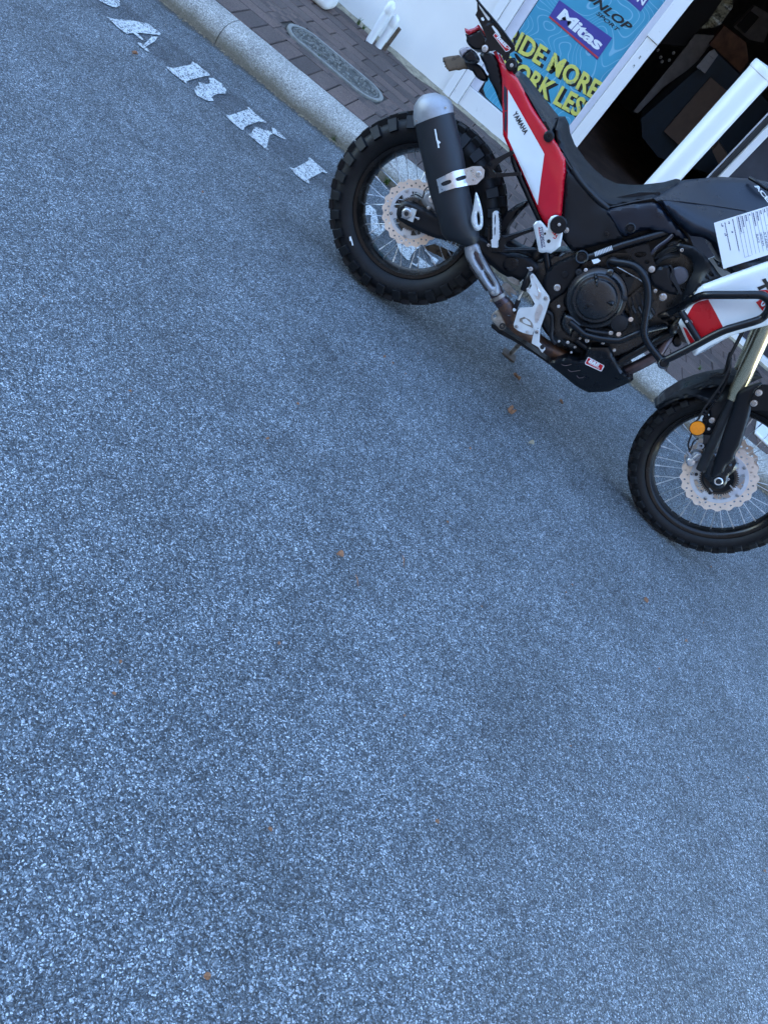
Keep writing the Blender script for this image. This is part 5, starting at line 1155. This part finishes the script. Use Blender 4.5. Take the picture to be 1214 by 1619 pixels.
for p in ((1070,412), (1020,523)): bolt(S(*S2(p)[0], .154), .0125, M['steel'], gp, 'plate_bolt', .004)
fe, feo = puff('front_mudguard', S2((-35,570,.03),(0,540,.04),(100,468,.04),(270,368,.03),(400,315,.02),(550,270,.01),(700,242,.0),(820,226,.0),(1000,222,.0),(1090,230,.0),(1110,250,.03),(1000,300,.06),(880,350,.07),(850,420,.08),(790,480,.085),(720,600,.085),(660,690,.085),(610,790,.09),(540,800,.09),(520,760,.09),(545,650,.085),(515,520,.08),(400,455,.075),(300,465,.07),(200,490,.065),(100,540,.06),(0,592,.05)), M['plastic'], K, bulge=.006, r=5, grid=4, thick=.006, fn=S, ang=50)
puff('mudguard_rim', S2((-32,560,.0),(60,470,.0),(250,350,.0),(400,292,.0),(560,250,.0),(700,228,.0),(820,215,.0),(1060,212,.0),(1108,245,.0),(1000,298,.03),(900,330,.05),(820,318,.05),(640,345,.05),(480,370,.05),(300,420,.05),(120,490,.05),(0,560,.05)), M['plastic2'], fe, bulge=.006, r=5, grid=4, thick=.10, fn=S, ang=60)
bolt(S(*S2((573,705))[0], .097), .0115, M['steel'], fe, 'mudguard_bolt', .005, socket=True); bolt(S(*S2((538,798))[0], .097), .006, M['steel'], fe, 'mudguard_bolt', .004)
rfl = disc_at('reflector', S(*S2((418,787))[0], .10), [(.0275,0),(.0275,.006),(.025,.009),(.012,.0105),(0,.011)], M['orange'], K, SR.to_3x3() @ LATV)
disc_at('reflector_base', S(*S2((420,787))[0], .094), [(.030,0),(.030,.005),(0,.005)], M['plastic2'], rfl, SR.to_3x3() @ LATV)
puff('reflector_bracket', S2((470,700),(530,640),(600,780),(640,840),(590,860),(480,862),(470,800)), M['plastic'], K, off=.088, thick=.006, bulge=0, fn=S)
# caliper and fork foot
cb = plate('caliper_bracket', S2((480,868),(575,868),(575,955),(565,960),(560,1080),(520,1200),(500,1240),(452,1245),(440,1180),(462,1110),(478,1040),(450,990),(432,960),(480,955)), M['powder'], K, .10, .012, fn=S, bevel=.002)
plate('sensor_block', S2((484,866),(574,866),(574,958),(484,956)), M['black'], cb, .108, .012, fn=S)
for p, r_ in (((512,1025),.010), ((470,1182),.009), ((518,1297),.0075), ((585,950),.006), ((598,862),.005)): bolt(S(*S2(p)[0], .104), r_, M['steel'], cb, 'caliper_bolt', .007, socket=False)
fc = disc_at('front_caliper', S(*S2((408,1080))[0], .088), [(.020,-.02),(.020,.014),(.017,.018),(.008,.02),(0,.02)], M['cast_alu'], K)
disc_at('caliper_piston', S(*S2((345,1138))[0], .088), [(.018,-.02),(.018,.014),(.015,.018),(.007,.02),(0,.02)], M['alu'], fc)
tube('caliper_bridge', [S(*S2((345,1140))[0], .108), S(*S2((430,1065))[0], .108)], .005, M['alu'], fc, sub=1); tube('caliper_body', [S(*S2((320,1080))[0], .095), S(*S2((360,1100))[0], .095)], .011, M['cast_alu'], fc, sub=1)
tube('banjo_fitting', [S(*S2((300,1040))[0], .10), S(*S2((345,1085))[0], .10)], .006, M['cast_alu'], fc, sub=1); disc_at('caliper_eye', S(*S2((452,975))[0], .10), [(.012,0),(.012,.008),(.006,.008),(.006,0),(0,0)], M['cast_alu'], fc)
tube('caliper_arm', [S(*S2((420,1010))[0], .10), S(*S2((450,980))[0], .10)], .008, M['cast_alu'], fc, sub=1)
ffm, _ = puff('fork_foot', S2((530,1040),(600,1030),(640,1080),(700,1180),(740,1160),(800,1170),(838,1140),(850,1200),(800,1260),(745,1300),(740,1360),(700,1420),(640,1440),(580,1420),(545,1370),(490,1310),(480,1270),(520,1180)), M['engine'], K, off=.108, thick=.05, bulge=.01, r=6, grid=3.5, fn=S, sm=1)
disc_at('axle_end', S(*S2((642,1353))[0], .124), [(.0165,0),(.0165,.006),(.0135,.008),(.011,.007),(.010,-.002),(0,-.002)], M['alu'], ffm, SR.to_3x3() @ LATV)
disc_at('axle_bore_shade', S(*S2((642,1353))[0], .124), [(.0098,0),(.0098,.0074),(0,.0074)], M['black'], ffm, SR.to_3x3() @ LATV, 6)  # black six-sided disc stands in for the shade in the hollow axle
disc_at('sensor_cover', S(*S2((645,1320))[0], .085), [(.062,-.006),(.062,.001),(.056,.003),(.05,.0),(.02,.0)], M['powder'], FW.parent if 0 else K, SR.to_3x3() @ LATV)
for p in ((845,1213), (745,1335), (808,1440), (550,1480), (405,1282)): bolt(S(*S2(p)[0], .084), .007, M['steel'] if p[0] > 700 else M['engine2'], ffm, 'hub_bolt', .005)
for p, d in (((825,1228),(.02,0)), ((560,1450),(.02,0)), ((780,1418),(.02,0)), ((832,1120),(.01,0))): plate('sensor_tab', S2((p[0]-22,p[1]-16),(p[0]-10,p[1]-24),(p[0]+22,p[1]+12),(p[0]+12,p[1]+22)), M['spoke'], ffm, .088, .002, fn=S, bevel=0)
# hoses down the fork
hz = lambda L, o_: [S(*S2((a, b))[0], o_) for a, b in L]
tube('brake_hose', hz([(430,690),(470,610),(560,480),(640,370),(710,250),(745,170),(770,60),(790,-40)], .108)+[near0+fdir*.5+Vector((-.06,0,0))], .0042, M['black'], K)
tube('brake_hose', hz([(480,700),(540,590),(610,500),(680,380),(740,240),(755,150),(775,40),(800,-40)], .10)+[near0+fdir*.5+Vector((-.05,0,0))], .0052, M['plastic2'], K)
tube('brake_hose', hz([(330,1020),(320,960),(345,880),(370,800),(400,720),(430,690)], .10), .0035, M['black'], K); tube('brake_hose', hz([(330,1040),(350,1000),(380,930),(430,900)], .105), .003, M['black'], K)
tube('cable_loom', hz([(530,240),(560,232),(620,215),(690,205),(720,150),(740,60)], .09), .0045, M['black'], K); tube('cable_loom', hz([(545,255),(600,240),(680,240),(740,215)], .092), .004, M['plastic2'], K)
tube('cable_loom', hz([(735,210),(760,120),(752,60),(775,-20)], .095), .0075, M['black'], K)
for p in ((640,400),(500,610),(610,500),(485,640),(745,200)): MB().tube(hz([(p[0]-16,p[1]-10),(p[0]+18,p[1]+12)], .104), .0058, 10).build('hose_clip', M['plastic2'], K)
